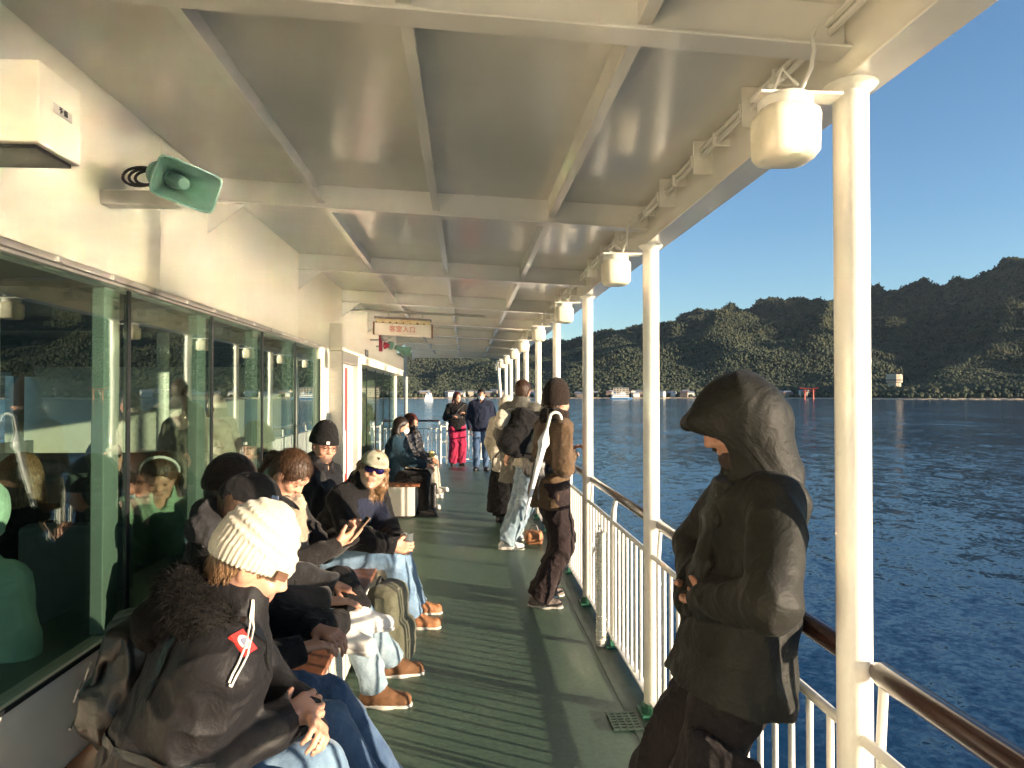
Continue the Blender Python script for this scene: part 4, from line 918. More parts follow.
# torii
def torii(az, r, s):
    c = polar(az, r, SEA_Z); t = thing('torii_gate', tuple(c), 'vermilion torii gate standing in the shallow water by the shore', 'torii gate'); M = Matrix.Translation(c) @ Matrix.Rotation(-R(az), 4, 'Z'); Mt = mat('vermilion_paint', (.62, .07, .03), .5); Mk = mat('torii_roof', (.10, .07, .05), .6)
    tp = lambda x, y, z: tuple(M @ Vector((x*s, y*s, z*s)))
    for x in (-5.2, 5.2):
        mb = MB(); mb.tube([tp(x, 0, 0), tp(x*.95, 0, 13)], [1.0*s, .75*s], 12); p = mb.build('pillar', Mt, t, smooth=True)
        for y in (-4, 4): mb = MB(); mb.tube([tp(x, y, 0), tp(x, y, 7)], .5*s, 8); mb.box((x*s-.35*s, min(0, y)*s, 5.2*s), (x*s+.35*s, max(0, y)*s, 5.9*s), M=M); mb.build('side_post', Mt, p)
    mb = MB(); mb.box((-8*s, -.5*s, 10*s), (8*s, .5*s, 11.3*s), M=M); mb.build('tie_beam', Mt, t)
    mb = MB(); mb.tube([tp(-11.5, 0, 15), tp(-6, 0, 14), tp(0, 0, 13.7), tp(6, 0, 14), tp(11.5, 0, 15)], [.95*s]*5, 8); mb.build('lintel', Mt, t)
    mb = MB(); mb.tube([tp(-12, 0, 16.2), tp(-6, 0, 15.1), tp(0, 0, 14.8), tp(6, 0, 15.1), tp(12, 0, 16.2)], [.6*s]*5, 8); mb.build('roof', Mk, t)
torii(26.75, 1062, 1.05)
# ferries
Mb = mat('boat_white', (.80, .80, .78), .35, var=.03); Mbb = mat('boat_blue', (.07, .16, .28), .4)
def ferry(az, r, L, yaw, lbl, bl=Mb):
    c = polar(az, r, SEA_Z); t = thing('ferry_boat', tuple(c), lbl, 'boat'); M = Matrix.Translation(c) @ Matrix.Rotation(-R(az)+R(yaw), 4, 'Z'); W = L*.28
    mb = MB(); n = 9; V = []; 
    for z, k in ((-.5, .86), (L*.085, 1.)):
        pts = [(-L/2*k, -W/2*k), (L*.25*k, -W/2*k), (L*.40*k, -W*.34*k), (L/2*k, 0), (L*.40*k, W*.34*k), (L*.25*k, W/2*k), (-L/2*k, W/2*k)]; V += [tuple(M @ Vector((x, y, z))) for x, y in pts]
    m_ = 7; mb.add(V, [tuple(range(m_-1, -1, -1)), tuple(range(m_, 2*m_))]+[(i, (i+1) % m_, m_+(i+1) % m_, m_+i) for i in range(m_)]); mb.build('hull', bl, t)
    z = L*.0851
    for k, (a, b, w, h) in enumerate(((-.42, .30, .42, .08), (-.36, .18, .36, .075), (-.05, .14, .28, .07))):
        mb = MB(); mb.box((a*L, -w*W, z), (b*L, w*W, z+h*L), M=M); dk = mb.build('cabin', Mb, t, bev=.1)
        mb = MB(); mb.box((a*L+.5, -w*W-.03, z+h*L*.4), (b*L+.05, w*W+.03, z+h*L*.72), M=M); mb.build('window_band', M_dark, dk); z += h*L+.01
    mb = MB(); mb.tube([tuple(M @ Vector((0, 0, z))), tuple(M @ Vector((0, 0, z+L*.12)))], .15, 6); mb.tube([tuple(M @ Vector((0, -2, z+L*.08))), tuple(M @ Vector((0, 2, z+L*.08)))], .1, 6); mb.build('mast', Mb, t)
    mb = MB(); mb.tube([tuple(M @ Vector((-.25*L, 0, z-L*.07))), tuple(M @ Vector((-.27*L, 0, z+L*.03)))], L*.03, 10); mb.build('funnel', Mbb, t)
ferry(12.65, 930, 31, 12, 'white two-deck ferry with a blue hull heading to the shore town', Mbb)
ferry(-3.0, 700, 26, 84, 'white ferry seen end-on in front of the green-roofed hall')
ferry(-6.2, 800, 14, 10, 'small low white boat near the far left corner post')
# ------------------------------------------------------------------ passengers
def person_tag(o, label): return tag(o, label, 'person')
M_blackcloth = fabric('black_parka_cloth', (.0085, .008, .0095), .6, .02, fold=.28, spec=.25)
M_blackcloth2 = fabric('black_cotton', (.0065, .0062, .007), .9, .04); M_navy = fabric('navy_cloth', (.010, .014, .032), .9, .05)
M_denim = fabric('blue_denim', (.085, .15, .235), .9, .2, .3, 500, .35, col2=(.17, .26, .36)); M_denimd = fabric('dark_denim', (.04, .075, .15), .9, .2, .3, 500, .35, col2=(.075, .13, .22))
M_deniml = fabric('pale_denim', (.15, .22, .28), .9, .05, .3, 500, .35, col2=(.27, .34, .38)); M_grey1 = fabric('grey_fleece', (.022, .022, .024), .95, .1)
M_knit = fabric('cream_knit', (.47, .43, .35), .95, .4, .06, 300, .15); M_dkbrown = fabric('dark_brown_knit', (.018, .011, .008), .95, .1)
M_sweater = fabric('charcoal_sweater', (.013, .011, .011), .95, .1); M_scarf = fabric('cream_scarf', (.26, .20, .14), .95, .1, col2=(.36, .30, .24)); M_olive = fabric('olive_pack', (.085, .085, .055), .8, .15, fold=.3)
M_teald = fabric('dark_teal_coat', (.005, .022, .038), .9, .08); M_crimson = fabric('crimson_trousers', (.30, .012, .05)); M_greycoat = fabric('grey_wool_coat', (.10, .097, .082), .95, .15)
M_tan = fabric('tan_brown_jacket', (.095, .058, .03), .8, .1); M_plum = fabric('dark_brown_trousers', (.020, .0125, .0125), .9, .05); M_oj = fabric('dark_olive_jacket', (.0105, .0105, .0078), .62, .02, spec=.25, fold=.38, fine=600); M_shadow = fabric('black_lining', (.008, .008, .009))
M_cargo = fabric('dark_cargo_trousers', (.011, .0085, .009), .85, .02); M_camo = fabric('camo_cap_cloth', (.14, .17, .11), .9, .1, fine=500, fold=.1, col2=(.48, .45, .34)); M_leather = mat('black_leather', (.005, .0048, .005), .38, var=.3, vscale=12, bs=.5, bscale=60, bd=.003)
M_sneak = mat('white_sneaker', (.62, .60, .57), .6, var=.08); M_soleW = mat('pale_rubber', (.55, .52, .46), .6, bs=.4, bscale=90); M_suede = mat('tan_suede', (.13, .060, .024), .85, var=.2, vscale=20, bs=.3, bscale=200); M_orange = mat('orange_sneaker', (.30, .13, .055), .65, var=.4, vscale=25); M_hike = mat('grey_hiking_shoe', (.17, .14, .12), .8, var=.3, vscale=40)
M_hbrown = hairmat('brown_hair', (.022, .012, .006), (.085, .043, .022)); M_hblond = hairmat('dark_blond_hair', (.075, .040, .018), (.24, .14, .07)); M_hblack = hairmat('black_hair', (.008, .006, .005), (.022, .014, .01)); M_hred = hairmat('dark_red_hair', (.03, .008, .006), (.09, .02, .015))
M_puffer = fabric('black_puffer', (.009, .0085, .011), .4, .03, spec=.5, fold=.9); M_mint = fabric('mint_jacket', (.45, .66, .50), .8, .1); M_stone = fabric('stone_cloth', (.42, .38, .30)); M_seagreen = fabric('green_sweater', (.22, .34, .22)); M_white = fabric('white_cloth', (.70, .68, .62))
M_phone = mat('phone_case', (.25, .16, .10), .4)

def strap(pts, w, t, name, m, parent):
    """flat webbing following points; pts = (point, normal)"""
    mb = MB(); V = []; n = len(pts)
    for i, (p, nn) in enumerate(pts):
        p = A3(*p); nn = unit(nn); d = unit(A3(*pts[min(i+1, n-1)][0])-A3(*pts[max(i-1, 0)][0])); q = np.cross(d, nn)
        V += [p+q*w/2+nn*t/2, p-q*w/2+nn*t/2, p-q*w/2-nn*t/2, p+q*w/2-nn*t/2]
    Fc = [(0, 1, 2, 3), (4*n-1, 4*n-2, 4*n-3, 4*n-4)]
    for i in range(n-1):
        for k in range(4): a = i*4+k; b = i*4+(k+1) % 4; Fc.append((b, a, a+4, b+4))
    mb.add(V, Fc); return mb.build(name, m, parent)
def surfstrap(S, pts, dirs, w, t, name, m, parent, lift=.004):
    out = []
    for p, d in zip(pts, dirs):
        h, n = S.hit(A3(*p)-unit(d)*.5, d); out.append((h+n*lift, n))
    return strap(out, w, t, name, m, parent)

# --- A: woman in the cream knit beanie, nearest on the bench
g = figure((-.81, 1.88, -.03), 14, 1.0, sit=.45, lean=21, twist=4, hy=-6, hp=-30, hands=[(-.46, 2.02, .70), (-.50, 1.94, .715)], feet=[(-.28, 2.26, .085), (-.30, 1.98, .085)], eh=[(-.3, .8, -.5), (-.7, -.3, -.9)])
A, S = body('person', g, .0058, M_skin, curls=(.8, .85), palms=((-.25, -.75, -.6), (-.25, .75, -.6)), thm=((.2, -.3, .9), (.2, .3, .9)))
person_tag(A, 'seated woman in cream cable-knit beanie and black fur-hooded parka')
trousers(g, A, M_denim, .008, .012, amp=.006)
J, SJ = jacket(g, A, M_blackcloth, .0062, puff=.028, hem=.1, seed=4.2, name='parka', amp=.010, f=6.5, cuffcut=.03)
shoes(g, A, M_suede, M_black, .009, True)
beanie(g, A, M_knit, .0042, puff=.004, slouch=.026, knit=2, low=-.004)
f, l, u, c = g.hf, g.hl, g.hu, g.hc; hp_ = lambda x, y, z: c+(f*x+l*y+u*z)*g.s
p, n = hp_(.075, -.087, .03), unit(f*.45-l)
mb = MB(); M_tag = mat('leather_tag', (.11, .05, .025), .6); q = unit(np.cross(n, u)); 
P0 = hp_(.073, -.079, .028)
mb.hexa([P0-q*.016-u*.011-n*.003, P0+q*.016-u*.011-n*.003, P0+q*.016+u*.011-n*.003, P0-q*.016+u*.011-n*.003, P0-q*.016-u*.011+n*.006, P0+q*.016-u*.011+n*.006, P0+q*.016+u*.011+n*.006, P0-q*.016+u*.011+n*.006]); mb.build('beanie_tag', M_tag, A)
hair(g, A, M_hblond, .008)
# fur hood lying on the shoulders
M_fur = hairmat('black_fur', (.002, .0018, .002), (.008, .007, .006), (30, 30, 30), .75, .15)
H = SDF(folds(.006, 14, 2)); rim = []
for t in np.linspace(-2.5, 2.5, 13):
    rim.append(g.nb-g.tf*(.035+.125*math.cos(t*.62))*1.0+g.tl*.135*math.sin(t*.62)*1.1+g.sp*(.055-.035*abs(t)/2.5)+g.tf*.02)
H.chain(rim, [.032]+[.046]*11+[.032], k=.03); H.cap(g.nb-g.tf*.06, g.nb-g.tf*.16-g.sp*.05, .07, .06, k=.04); hd = H.build('hood', M_fur, A, h=.008)
mb = MB(); V = []; Fc = []
for i in range(8200):
    t = RNG.rand()*12; k = int(t); k = min(k, 11); p = rim[k]+(rim[k+1]-rim[k])*(t-k); ax = unit(rim[k+1]-rim[k]); a = RNG.rand()*2*PI; e1 = unit(np.cross(ax, (0, 0, 1))); e2 = np.cross(ax, e1); nn = e1*math.cos(a)+e2*math.sin(a)
    if nn@g.nk > .98: continue
    b = p+nn*.038; Lh = .012+.045*RNG.rand(); d = unit(nn+ax*.5*RNG.uniform(-1, 1)+A3(0, 0, -.25)+RNG.uniform(-.35, .35, 3)); w = unit(np.cross(d, RNG.uniform(-1, 1, 3)))*.0011; m_ = b+d*Lh*.55; tip = b+d*Lh+A3(0, 0, -.010)
    n0 = len(V); V += [b-w, b+w, m_+w*.7, m_-w*.7, tip]; Fc += [(n0, n0+1, n0+2, n0+3), (n0+3, n0+2, n0+4)]
mb.add(V, Fc); mb.build('fur_trim', M_fur, hd)
# chest patch and white cord
SJx = SJ; ch = g.chest+g.sp*.06
dirf = unit(-g.tf+g.tl*.62)
CE = A3(0, 0, 1.6); ph, pn_ = SJ.hit(CE, (-.2802, .9072, -.3138)); e2 = unit(A3(0, 0, 1)-pn_*pn_[2]); e1 = np.cross(e2, pn_)
mb = MB(); c0 = ph+pn_*.004
mb.add([c0-e1*.025-e2*.03, c0+e1*.025-e2*.03, c0+e1*.025+e2*.03, c0-e1*.025+e2*.03, c0-e1*.025-e2*.03-pn_*.01, c0+e1*.025-e2*.03-pn_*.01, c0+e1*.025+e2*.03-pn_*.01, c0-e1*.025+e2*.03-pn_*.01], [(0, 1, 2, 3), (4, 7, 6, 5), (0, 4, 5, 1), (1, 5, 6, 2), (2, 6, 7, 3), (3, 7, 4, 0)]); pt = mb.build('chest_patch', M_red, J)
mb = MB(); mb.lathe([(.019, .0005), (.019, .0015)], c0, 24, axis=pn_); mb.build('patch_ring', M_white, pt)
mb = MB(); mb.lathe([(.011, .002), (.011, .0028)], c0, 20, axis=pn_); mb.build('patch_centre', mat('patch_blue_grey', (.16, .17, .24), .7), pt)
mb = MB()
for ctl in (((-.2756, .9241, -.2648), (-.2756, .9163, -.2905), (-.2793, .9047, -.3217), (-.291, .8885, -.3547)), ((-.2750, .9241, -.2648), (-.2713, .9145, -.3001), (-.2753, .9038, -.3277), (-.2883, .8876, -.3593), (-.291, .8885, -.3570))):
    pts = []
    for t in np.linspace(0, len(ctl)-1.001, 13):
        i_ = int(t); q, n_ = SJ.hit(CE, A3(*ctl[i_])*(1-t+i_)+A3(*ctl[i_+1])*(t-i_)); pts.append(q+n_*.006)
    mb.tube(pts, .0028, 6)
mb.build('white_cord', M_white, J, smooth=True)
# black leather backpack on her back, against the wall
t = thing('backpack', (-1.12, 1.98, .50), 'black leather backpack on the back of the woman in the cream beanie', 'backpack')
bc = g.pel-g.tf*.20+g.sp*.19+g.tl*.14+A3(.045, .03, .045); Bk = [unit(g.tf+g.sp*.1), g.tl, unit(g.sp-g.tf*.1)]
S = SDF(folds(.009, 7.5, 8)); S.box(bc, (.066, .115, .155), Bk, rad=.06, k=.02); S.box(bc-Bk[0]*.045-Bk[2]*.065, (.05, .09, .078), Bk, rad=.04, k=.02); S.build('pack_body', M_leather, t, h=.007)
S = SDF(folds(.004, 9, 3)); S.box(bc+Bk[2]*.11-Bk[0]*.005, (.074, .112, .05), Bk, rad=.045, k=.02); S.box(bc+Bk[2]*.055-Bk[0]*.078, (.008, .085, .08), Bk, rad=.007, k=.02); S.build('flap', M_leather, t, h=.007)
mb = MB(); mb.tube([bc+Bk[2]*.17-Bk[0]*.03+Bk[1]*.03*a_ for a_ in (-1, -.4, .4, 1)], .01, 8); mb.tube([bc+Bk[2]*(.17+.035*math.sin(a_*PI))+Bk[1]*.04*(2*a_-1)-Bk[0]*.02 for a_ in np.linspace(0, 1, 9)], .007, 8); mb.build('grab_handle', M_leather, t, smooth=True)
for sg in (-1, 1): mb = MB(); o_ = bc-Bk[0]*.11-Bk[2]*.04+Bk[1]*.07*sg; mb.tube([o_-Bk[1]*.02, o_+Bk[1]*.02, o_+Bk[1]*.02+Bk[2]*.03, o_-Bk[1]*.02+Bk[2]*.03, o_-Bk[1]*.02], .003, 6); mb.build('buckle', M_steel, t, smooth=True)
mb = MB(); mb.tube([bc-Bk[0]*.102-Bk[2]*.115+Bk[1]*a_ for a_ in np.linspace(-.08, .08, 8)], .0035, 6); mb.build('zip', M_steel, t, smooth=True)
for sg in (-1, 1):
    pts = []
    for tt in np.linspace(0, 1, 14):
        a_ = -.5+tt*3.2; o_ = g.chest+g.tl*.135*sg*(1-.1*tt)+g.sp*(.03+.0*tt); dd = -g.tf*math.cos(a_)*1.0+g.sp*math.sin(a_); dd = unit(dd)
        q, n_ = SJ.hit(o_+dd*.45-g.sp*.0, -dd); pts.append((q+n_*.005, n_))
    strap(pts, .032, .006, 'shoulder_strap', M_leather, t)
    pts = []
    for tt in np.linspace(0, 1, 9):
        a_ = tt*1.9; o_ = g.waist+g.sp*(.02+.08*tt); dd = unit(-g.tf*math.cos(a_)+g.tl*sg*math.sin(a_)); q, n_ = SJ.hit(o_+dd*.5, -dd); pts.append((q+n_*.004, n_))
    strap(pts, .02, .004, 'waist_strap', M_leather, t)

# --- B: grey hood down, black cap, dark jeans
g = figure((-.93, 2.58, 0), 8, 1.0, sit=.44, lean=12, twist=8, hy=16, hp=-14, hands=[(-.58, 2.74, .70), (-.60, 2.52, .70)], feet=[(-.28, 2.72, .085), (-.27, 2.50, .085)], eh=[(-.5, .6, -.6), (-.6, -.5, -.6)])
Bp, S = body('person', g, .007, M_skin2, curls=(.7, .6)); person_tag(Bp, 'seated person in black baseball cap with grey hood down and dark blue jeans')
trousers(g, Bp, M_denimd, .009, .010); J, SJ = jacket(g, Bp, M_blackcloth2, .008, puff=.012, seed=9, hood='down', f=7, amp=.009); shoes(g, Bp, M_hike, M_black, .009)
H = SDF(folds(.009, 12, 6)); b = g.nb-g.tf*.085+g.sp*.05
H.chain([g.nb+g.tl*.12+g.tf*.0+g.sp*.01, b+g.tl*.10+g.sp*.03, b-g.tf*.04+g.tl*.03+g.sp*.06, b-g.tf*.04-g.tl*.05+g.sp*.03, g.nb-g.tl*.12], [.03, .045, .05, .045, .03], k=.03)
H.chain([g.nb+g.tl*.09+g.sp*.06, b+g.tl*.03-g.tf*.0+g.sp*.09, b-g.tl*.06+g.sp*.05], [.022, .028, .022], k=.015); H.build('hood', fabric('grey_hood', (.024, .024, .026), .9, .0), Bp, h=.008)
cp, SC = cap_hat(g, Bp, M_blackcloth2, M_blackcloth2, .006); hair(g, Bp, M_hbrown, .009)
c, f, l, u = g.hc, g.hf, g.hl, g.hu; q, n_ = SC.hit(c+(f*.03-l*.5+u*.06), unit(l-f*.35)); e2 = unit(u-n_*np.dot(u, n_)); e1 = unit(np.cross(e2, n_))
q = c+f*.045-l*.072+u*.055; q, n_ = SC.hit(q-l*.3+f*.12, unit(l-f*.4))
e2 = unit(u-n_*np.dot(u, n_)); e1 = unit(np.cross(e2, n_)); mb = MB(); M_logo = mat('pale_blue_thread', (.20, .26, .38), .8)
for k in range(5): o_ = q+n_*.0035+e1*(.0065*(k-2)); mb.hexa([o_-e1*.0022-e2*.010, o_+e1*.0022-e2*.010, o_+e1*.0022+e2*(.008+.003*(k % 2)), o_-e1*.0022+e2*(.008+.003*(k % 2)), o_-e1*.0022-e2*.010+n_*.003, o_+e1*.0022-e2*.010+n_*.003, o_+e1*.0022+e2*.010+n_*.003, o_-e1*.0022+e2*.010+n_*.003])
mb.build('embroidery', M_logo, cp)
# --- C: dark brown beanie, black trousers, legs folded up
g = figure((-1.03, 3.02, 0), 4, .99, sit=.44, lean=2, hy=20, hp=-10, hands=[(-.62, 3.30, .72), (-.60, 2.96, .74)], feet=[(-.50, 3.27, .60, .95, .35, -.1), (-.54, 3.02, .62, .9, -.25, -.15)], kh=[(.3, .7, .8), (.3, -.8, .6)], eh=[(-.5, .6, -.6), (-.6, -.5, -.6)])
g.kn[1] = A3(-.64, 2.84, .66); g.kn[0] = A3(-.60, 3.40, .70)
Cp, S = body('person', g, .007, M_skin2, curls=(.5, .3)); person_tag(Cp, 'seated person in dark brown beanie, folded black trouser legs, behind the black baseball cap')
trousers(g, Cp, M_blackcloth2, .009, .014); jacket(g, Cp, M_grey1, .009, puff=.02, seed=5, f=7); shoes(g, Cp, M_sneak, M_soleW, .008); beanie(g, Cp, M_dkbrown, .006, puff=.004, slouch=.01, knit=1); hair(g, Cp, M_hblack, .01)
# --- D: brown-haired woman with scarf and phone
g = figure((-1.02, 3.66, 0), 2, 1.0, sit=.44, lean=9, twist=-12, hy=-12, hp=-48, hands=[(-.60, 3.66, .86), (-.64, 3.50, .86)], feet=[(-.42, 4.04, .085, .95, .1), (-.46, 3.66, .085, .95, -.1)], eh=[(-.4, .7, -.8), (-.4, -.7, -.8)])
D, S = body('person', g, .006, M_skin, curls=(1.1, .9), palms=((.1, -.6, .75), (.2, .65, .6)), thm=((.5, -.2, .8), (.5, .2, .8))); person_tag(D, 'seated woman with brown hair and cream scarf looking down at a phone')
trousers(g, D, M_deniml, .009, .014, amp=.008); J, SJ = jacket(g, D, M_sweater, .008, puff=.0, seed=7, collar=False); shoes(g, D, M_suede, M_soleW, .008, True); hair(g, D, M_hbrown, .006, long=0, bun=False, tail=True)
S = SDF(folds(.007, 14, 5)); nb = g.nb+g.sp*.015
ring = [nb+(g.tf*math.cos(t)*.085+g.tl*math.sin(t)*.085)-g.sp*.01*math.cos(t) for t in np.linspace(0, 2*PI, 13)]; S.chain(ring, [.03]*13, k=.02)
S.chain([nb+g.tf*.10-g.tl*.05, nb+g.tf*.14-g.tl*.06-g.sp*.15, nb+g.tf*.17-g.tl*.08-g.sp*.27], [.034, .040, .036], k=.02, flat=(g.tl, 1.5)); S.chain([g.pel+g.tf*.14+g.tl*.02+g.u*.10, g.pel+g.tf*.28+g.tl*.06+g.u*.10, g.pel+g.tf*.40+g.tl*.16+g.u*.085], [.026, .024, .02], k=.02, flat=(g.tl, 2.2)); sf = S.build('scarf', M_scarf, D, h=.007)
mb = MB(); base = g.pel+g.tf*.42+g.tl*.16+g.u*.08
for k in range(34): a_ = (k/33-.5); o_ = base+g.tl*a_*.14-g.tf*abs(a_)*.02; mb.tube([o_, o_+g.tf*.035+g.u*-.01, o_+g.tf*(.05+.01*RNG.rand())-g.u*.035], .0022, 5)
mb.build('fringe', M_scarf, sf, smooth=True)
t = thing('phone', (-.56, 3.56, .93), 'smartphone held by the brown-haired woman', 'phone'); B_ = Matrix.Translation((-.535, 3.56, .925)) @ Euler((0, R(-48), R(20))).to_matrix().to_4x4()
mb = MB(); mb.box((-.075, -.036, -.004), (.075, .036, .004), M=B_); mb.build('phone_body', M_phone, t, bev=.003); mb = MB(); mb.box((-.070, -.032, .0042), (.070, .032, .005), M=B_); mb.build('screen', M_lens, t)
# --- F: man with camouflage cap, wraparound sunglasses, holding a glass
g = figure((-.93, 4.86, 0), -8, 1.03, sit=.44, lean=30, side=-14, twist=-20, hy=-52, hp=4, hands=[(-.44, 4.56, .645), (-.46, 4.42, .655)], feet=[(-.36, 5.16, .085, .98, .05), (-.36, 4.86, .085, .98, -.1)], eh=[(-.1, .8, -.6), (-.5, -.8, -.4)], neck=(.45, -.35, .7), roll=-14)
Fp, S = body('person', g, .0055, M_skin, curls=(.85, .9), palms=((-.1, -.9, .1), (-.1, .9, .1)), thm=((.3, 0, .95), (.3, 0, .95))); person_tag(Fp, 'seated man in camouflage cap and mirrored sunglasses holding a glass')
trousers(g, Fp, M_denim, .009, .014); J, SJ = jacket(g, Fp, [M_blackcloth2, M_navy], .007, puff=.018, seed=11, f=7, amp=.010, idx=lambda C: (((C-g.chest)@g.tf > .07) & (np.abs((C-g.chest)@g.tl) < .13) & ((C-g.chest)@g.sp < .14) & ((C-g.chest)@g.tf < .24)).astype(int)); shoes(g, Fp, M_orange, M_soleW, .008)
cp, SC = cap_hat(g, Fp, M_camo, M_camo, .0055); sunglasses(g, Fp, mat('blue_mirror_lens', (.02, .012, .09), .05, .6)); hair(g, Fp, M_hblond, .006, long=.10, curly=True, vol=.004, toward=-.03)
q, n_ = SC.hit(g.hc+g.hf*.3+g.hu*.085+g.hl*.01, -g.hf-g.hu*.0); mb = MB(); mb.lathe([(.014, .001), (.013, .004)], q, 3, axis=n_); mb.build('cap_badge', M_black, cp)
mb = MB(); q, n_ = SJ.hit(g.chest+g.tf*.5+g.tl*.05, -g.tf); mb.tube([q+n_*.012+g.tl*.03, q+n_*.014-g.sp*.01, q+n_*.012-g.tl*.03+g.sp*.01], .006, 6); mb.build('jacket_emblem', mat('magenta_print', (.30, .08, .20), .6), J, smooth=True)
t = thing('drinking_glass', (-.385, 4.49, .62), 'small clear glass held in both hands of the man in the camouflage cap', 'glass'); mg, nt, out = newmat('clear_glass'); p_ = N(nt, 'ShaderNodeBsdfPrincipled'); p_.inputs['Base Color'].default_value = (.8, .85, .85, 1); p_.inputs['Transmission Weight'].default_value = .9; p_.inputs['Roughness'].default_value = .05; nt.links.new(p_.outputs[0], out.inputs[0])
mb = MB(); mb.lathe([(.001, -.045), (.027, -.045), (.033, .05), (.030, .05), (.025, -.038), (.001, -.037)], (-.365, 4.47, .672), 24); mb.build('tumbler', mg, t, smooth=True)
mb = MB(); mb.lathe([(.001, -.036), (.0245, -.036), (.027, .0), (.001, .001)], (-.365, 4.47, .672), 24); mb.build('drink', mat('amber_drink', (.25, .16, .10), .2), t, smooth=True)
# --- E: man with glasses and black beanie against the wall
g = figure((-1.10, 5.18, 0), -10, 1.03, sit=.44, lean=4, hy=-34, hp=-14, twist=-8, roll=-6)
Ep, S = body('person', g, .006, M_skin); person_tag(Ep, 'smiling man with glasses, stubble and black beanie sitting behind against the cabin wall')
trousers(g, Ep, M_stone, .010); J, SJ = jacket(g, Ep, M_blackcloth, .008, puff=.02, seed=21, hood='down'); shoes(g, Ep, M_hike, M_black, .009); bn, SB = beanie(g, Ep, M_blackcloth2, .005, puff=.004, slouch=.03, knit=1, low=.01); sunglasses(g, Ep, clear=True, frame=mat('dark_red_frame', (.12, .02, .02), .3))
q, n_ = SB.hit(g.hc+g.hf*.3+g.hu*.055-g.hl*.03, -g.hf); e2 = unit(g.hu-n_*np.dot(g.hu, n_)); e1 = np.cross(e2, n_); mb = MB(); mb.hexa([q-e1*.012-e2*.010-n_*.002, q+e1*.012-e2*.010-n_*.002, q+e1*.012+e2*.010-n_*.002, q-e1*.012+e2*.010-n_*.002, q-e1*.012-e2*.010+n_*.004, q+e1*.012-e2*.010+n_*.004, q+e1*.012+e2*.010+n_*.004, q-e1*.012+e2*.010+n_*.004]); mb.build('beanie_tag', M_white, bn)
c, f, l, u = g.hc, g.hf, g.hl, g.hu; S = SDF(lambda Q: .002*(vnoise(Q*220)-.5)); S.ell(c+f*.045-u*.078, (.050, .054, .040), [f, l, u], k=.01, clip=[(c-u*.055, u-f*.1)]); S.build('stubble', mat('stubble', (.13, .075, .055), .8), Ep, h=.004)

# olive backpack on the deck
t = thing('backpack', (-.44, 4.16, 0), 'olive backpack standing on the deck between the seated legs', 'backpack'); Bk = [unit(A3(.95, -.25, .0)), unit(A3(.25, .95, 0)), A3(0, 0, 1)]; bc = A3(-.46, 4.20, .245)
S = SDF(folds(.006, 8, 3)); S.box(bc, (.10, .15, .235), Bk, rad=.08, k=.02, clip=[((0, 0, .006), (0, 0, -1))]); S.box(bc+Bk[0]*.08-Bk[2]*.09, (.06, .12, .12), Bk, rad=.04, k=.02); S.build('pack_body', M_olive, t, h=.008)
for sg in (-1, 1):
    mb = MB(); mb.tube([bc-Bk[1]*.1*sg*0+Bk[1]*sg*.10+Bk[0]*(-.02+.115*math.sin(a_*2.6))+Bk[2]*(.225-.42*a_) for a_ in np.linspace(0, 1, 12)], .004, 6); mb.build('zip', M_black, t, smooth=True)
    strap([(bc-Bk[1]*.155*1+Bk[0]*(-.05+.06*sg)*1+Bk[2]*z+(-Bk[1])*.012*math.sin((z+.2)*7), -Bk[1]) for z in np.linspace(.19, -.20, 10)], .05, .012, 'shoulder_strap', M_olive, t)
mb = MB(); mb.tube([bc+Bk[2]*(.232+.035*math.sin(a_*PI))+Bk[1]*.05*(2*a_-1)-Bk[0]*.05 for a_ in np.linspace(0, 1, 9)], .009, 8); mb.build('grab_handle', M_black, t, smooth=True)
for k in range(2): mb = MB(); o_ = bc-Bk[1]*.165+Bk[0]*(-.06+.10*k)-Bk[2]*.17; mb.box(tuple(o_-.013), tuple(o_+.013)); mb.build('buckle', M_black, t, bev=.003)

# --- far bench: G, H, I
g = figure((-.98, 9.38, 0), -6, .98, sit=.44, lean=10, hy=4, hp=-10, hands=[(-.55, 9.5, .66), (-.55, 9.3, .66)], feet=[(-.58, 9.5, .085), (-.55, 9.28, .085)])
o, S = body('person', g, .010, M_skin); person_tag(o, 'seated woman in dark teal coat and white face mask on the far bench'); trousers(g, o, M_blackcloth2, .012, .01); jacket(g, o, M_teald, .011, puff=.025, f=7); shoes(g, o, M_black, M_black, .010, True); facemask(g, o, .008); hair(g, o, M_hblack, .010, long=.05)
g = figure((-.92, 10.1, 0), -22, 1.0, sit=.44, lean=12, hy=-22, hp=-8, hands=[(-.50, 10.05, .68), (-.50, 9.92, .66)], feet=[(-.43, 10.1, .26, .9, -.3, .2), (-.5, 9.9, .085)])
o, S = body('person', g, .010, M_skin2); person_tag(o, 'seated person in black puffer jacket and dark mask on the far bench'); trousers(g, o, M_stone, .012, .01); jacket(g, o, M_puffer, .010, puff=.04, amp=.016, f=10); shoes(g, o, M_sneak, M_soleW, .010); facemask(g, o, .008, M_black); hair(g, o, M_hred, .010, vol=.015)
t = thing('paper_cup', (-.49, 9.93, .76), 'small pale yellow snack bag held by the puffer jacket person', 'snack bag'); S = SDF(folds(.006, 30, 2)); S.box((-.48, 9.93, .745), (.03, .035, .045), rad=.015); S.build('bag_body', mat('pale_yellow_paper', (.65, .55, .22), .6), t, h=.007)
g = figure((-.95, 11.0, 0), 0, .98, sit=.44, lean=6, hy=10, hp=-4)
o, S = body('person', g, .014, M_skin); person_tag(o, 'seated person behind the puffer jacket on the far bench, only the head showing'); trousers(g, o, M_denim, .016); jacket(g, o, M_grey1, .014, puff=.015); shoes(g, o, M_sneak, M_soleW, .012); hair(g, o, M_hbrown, .012)
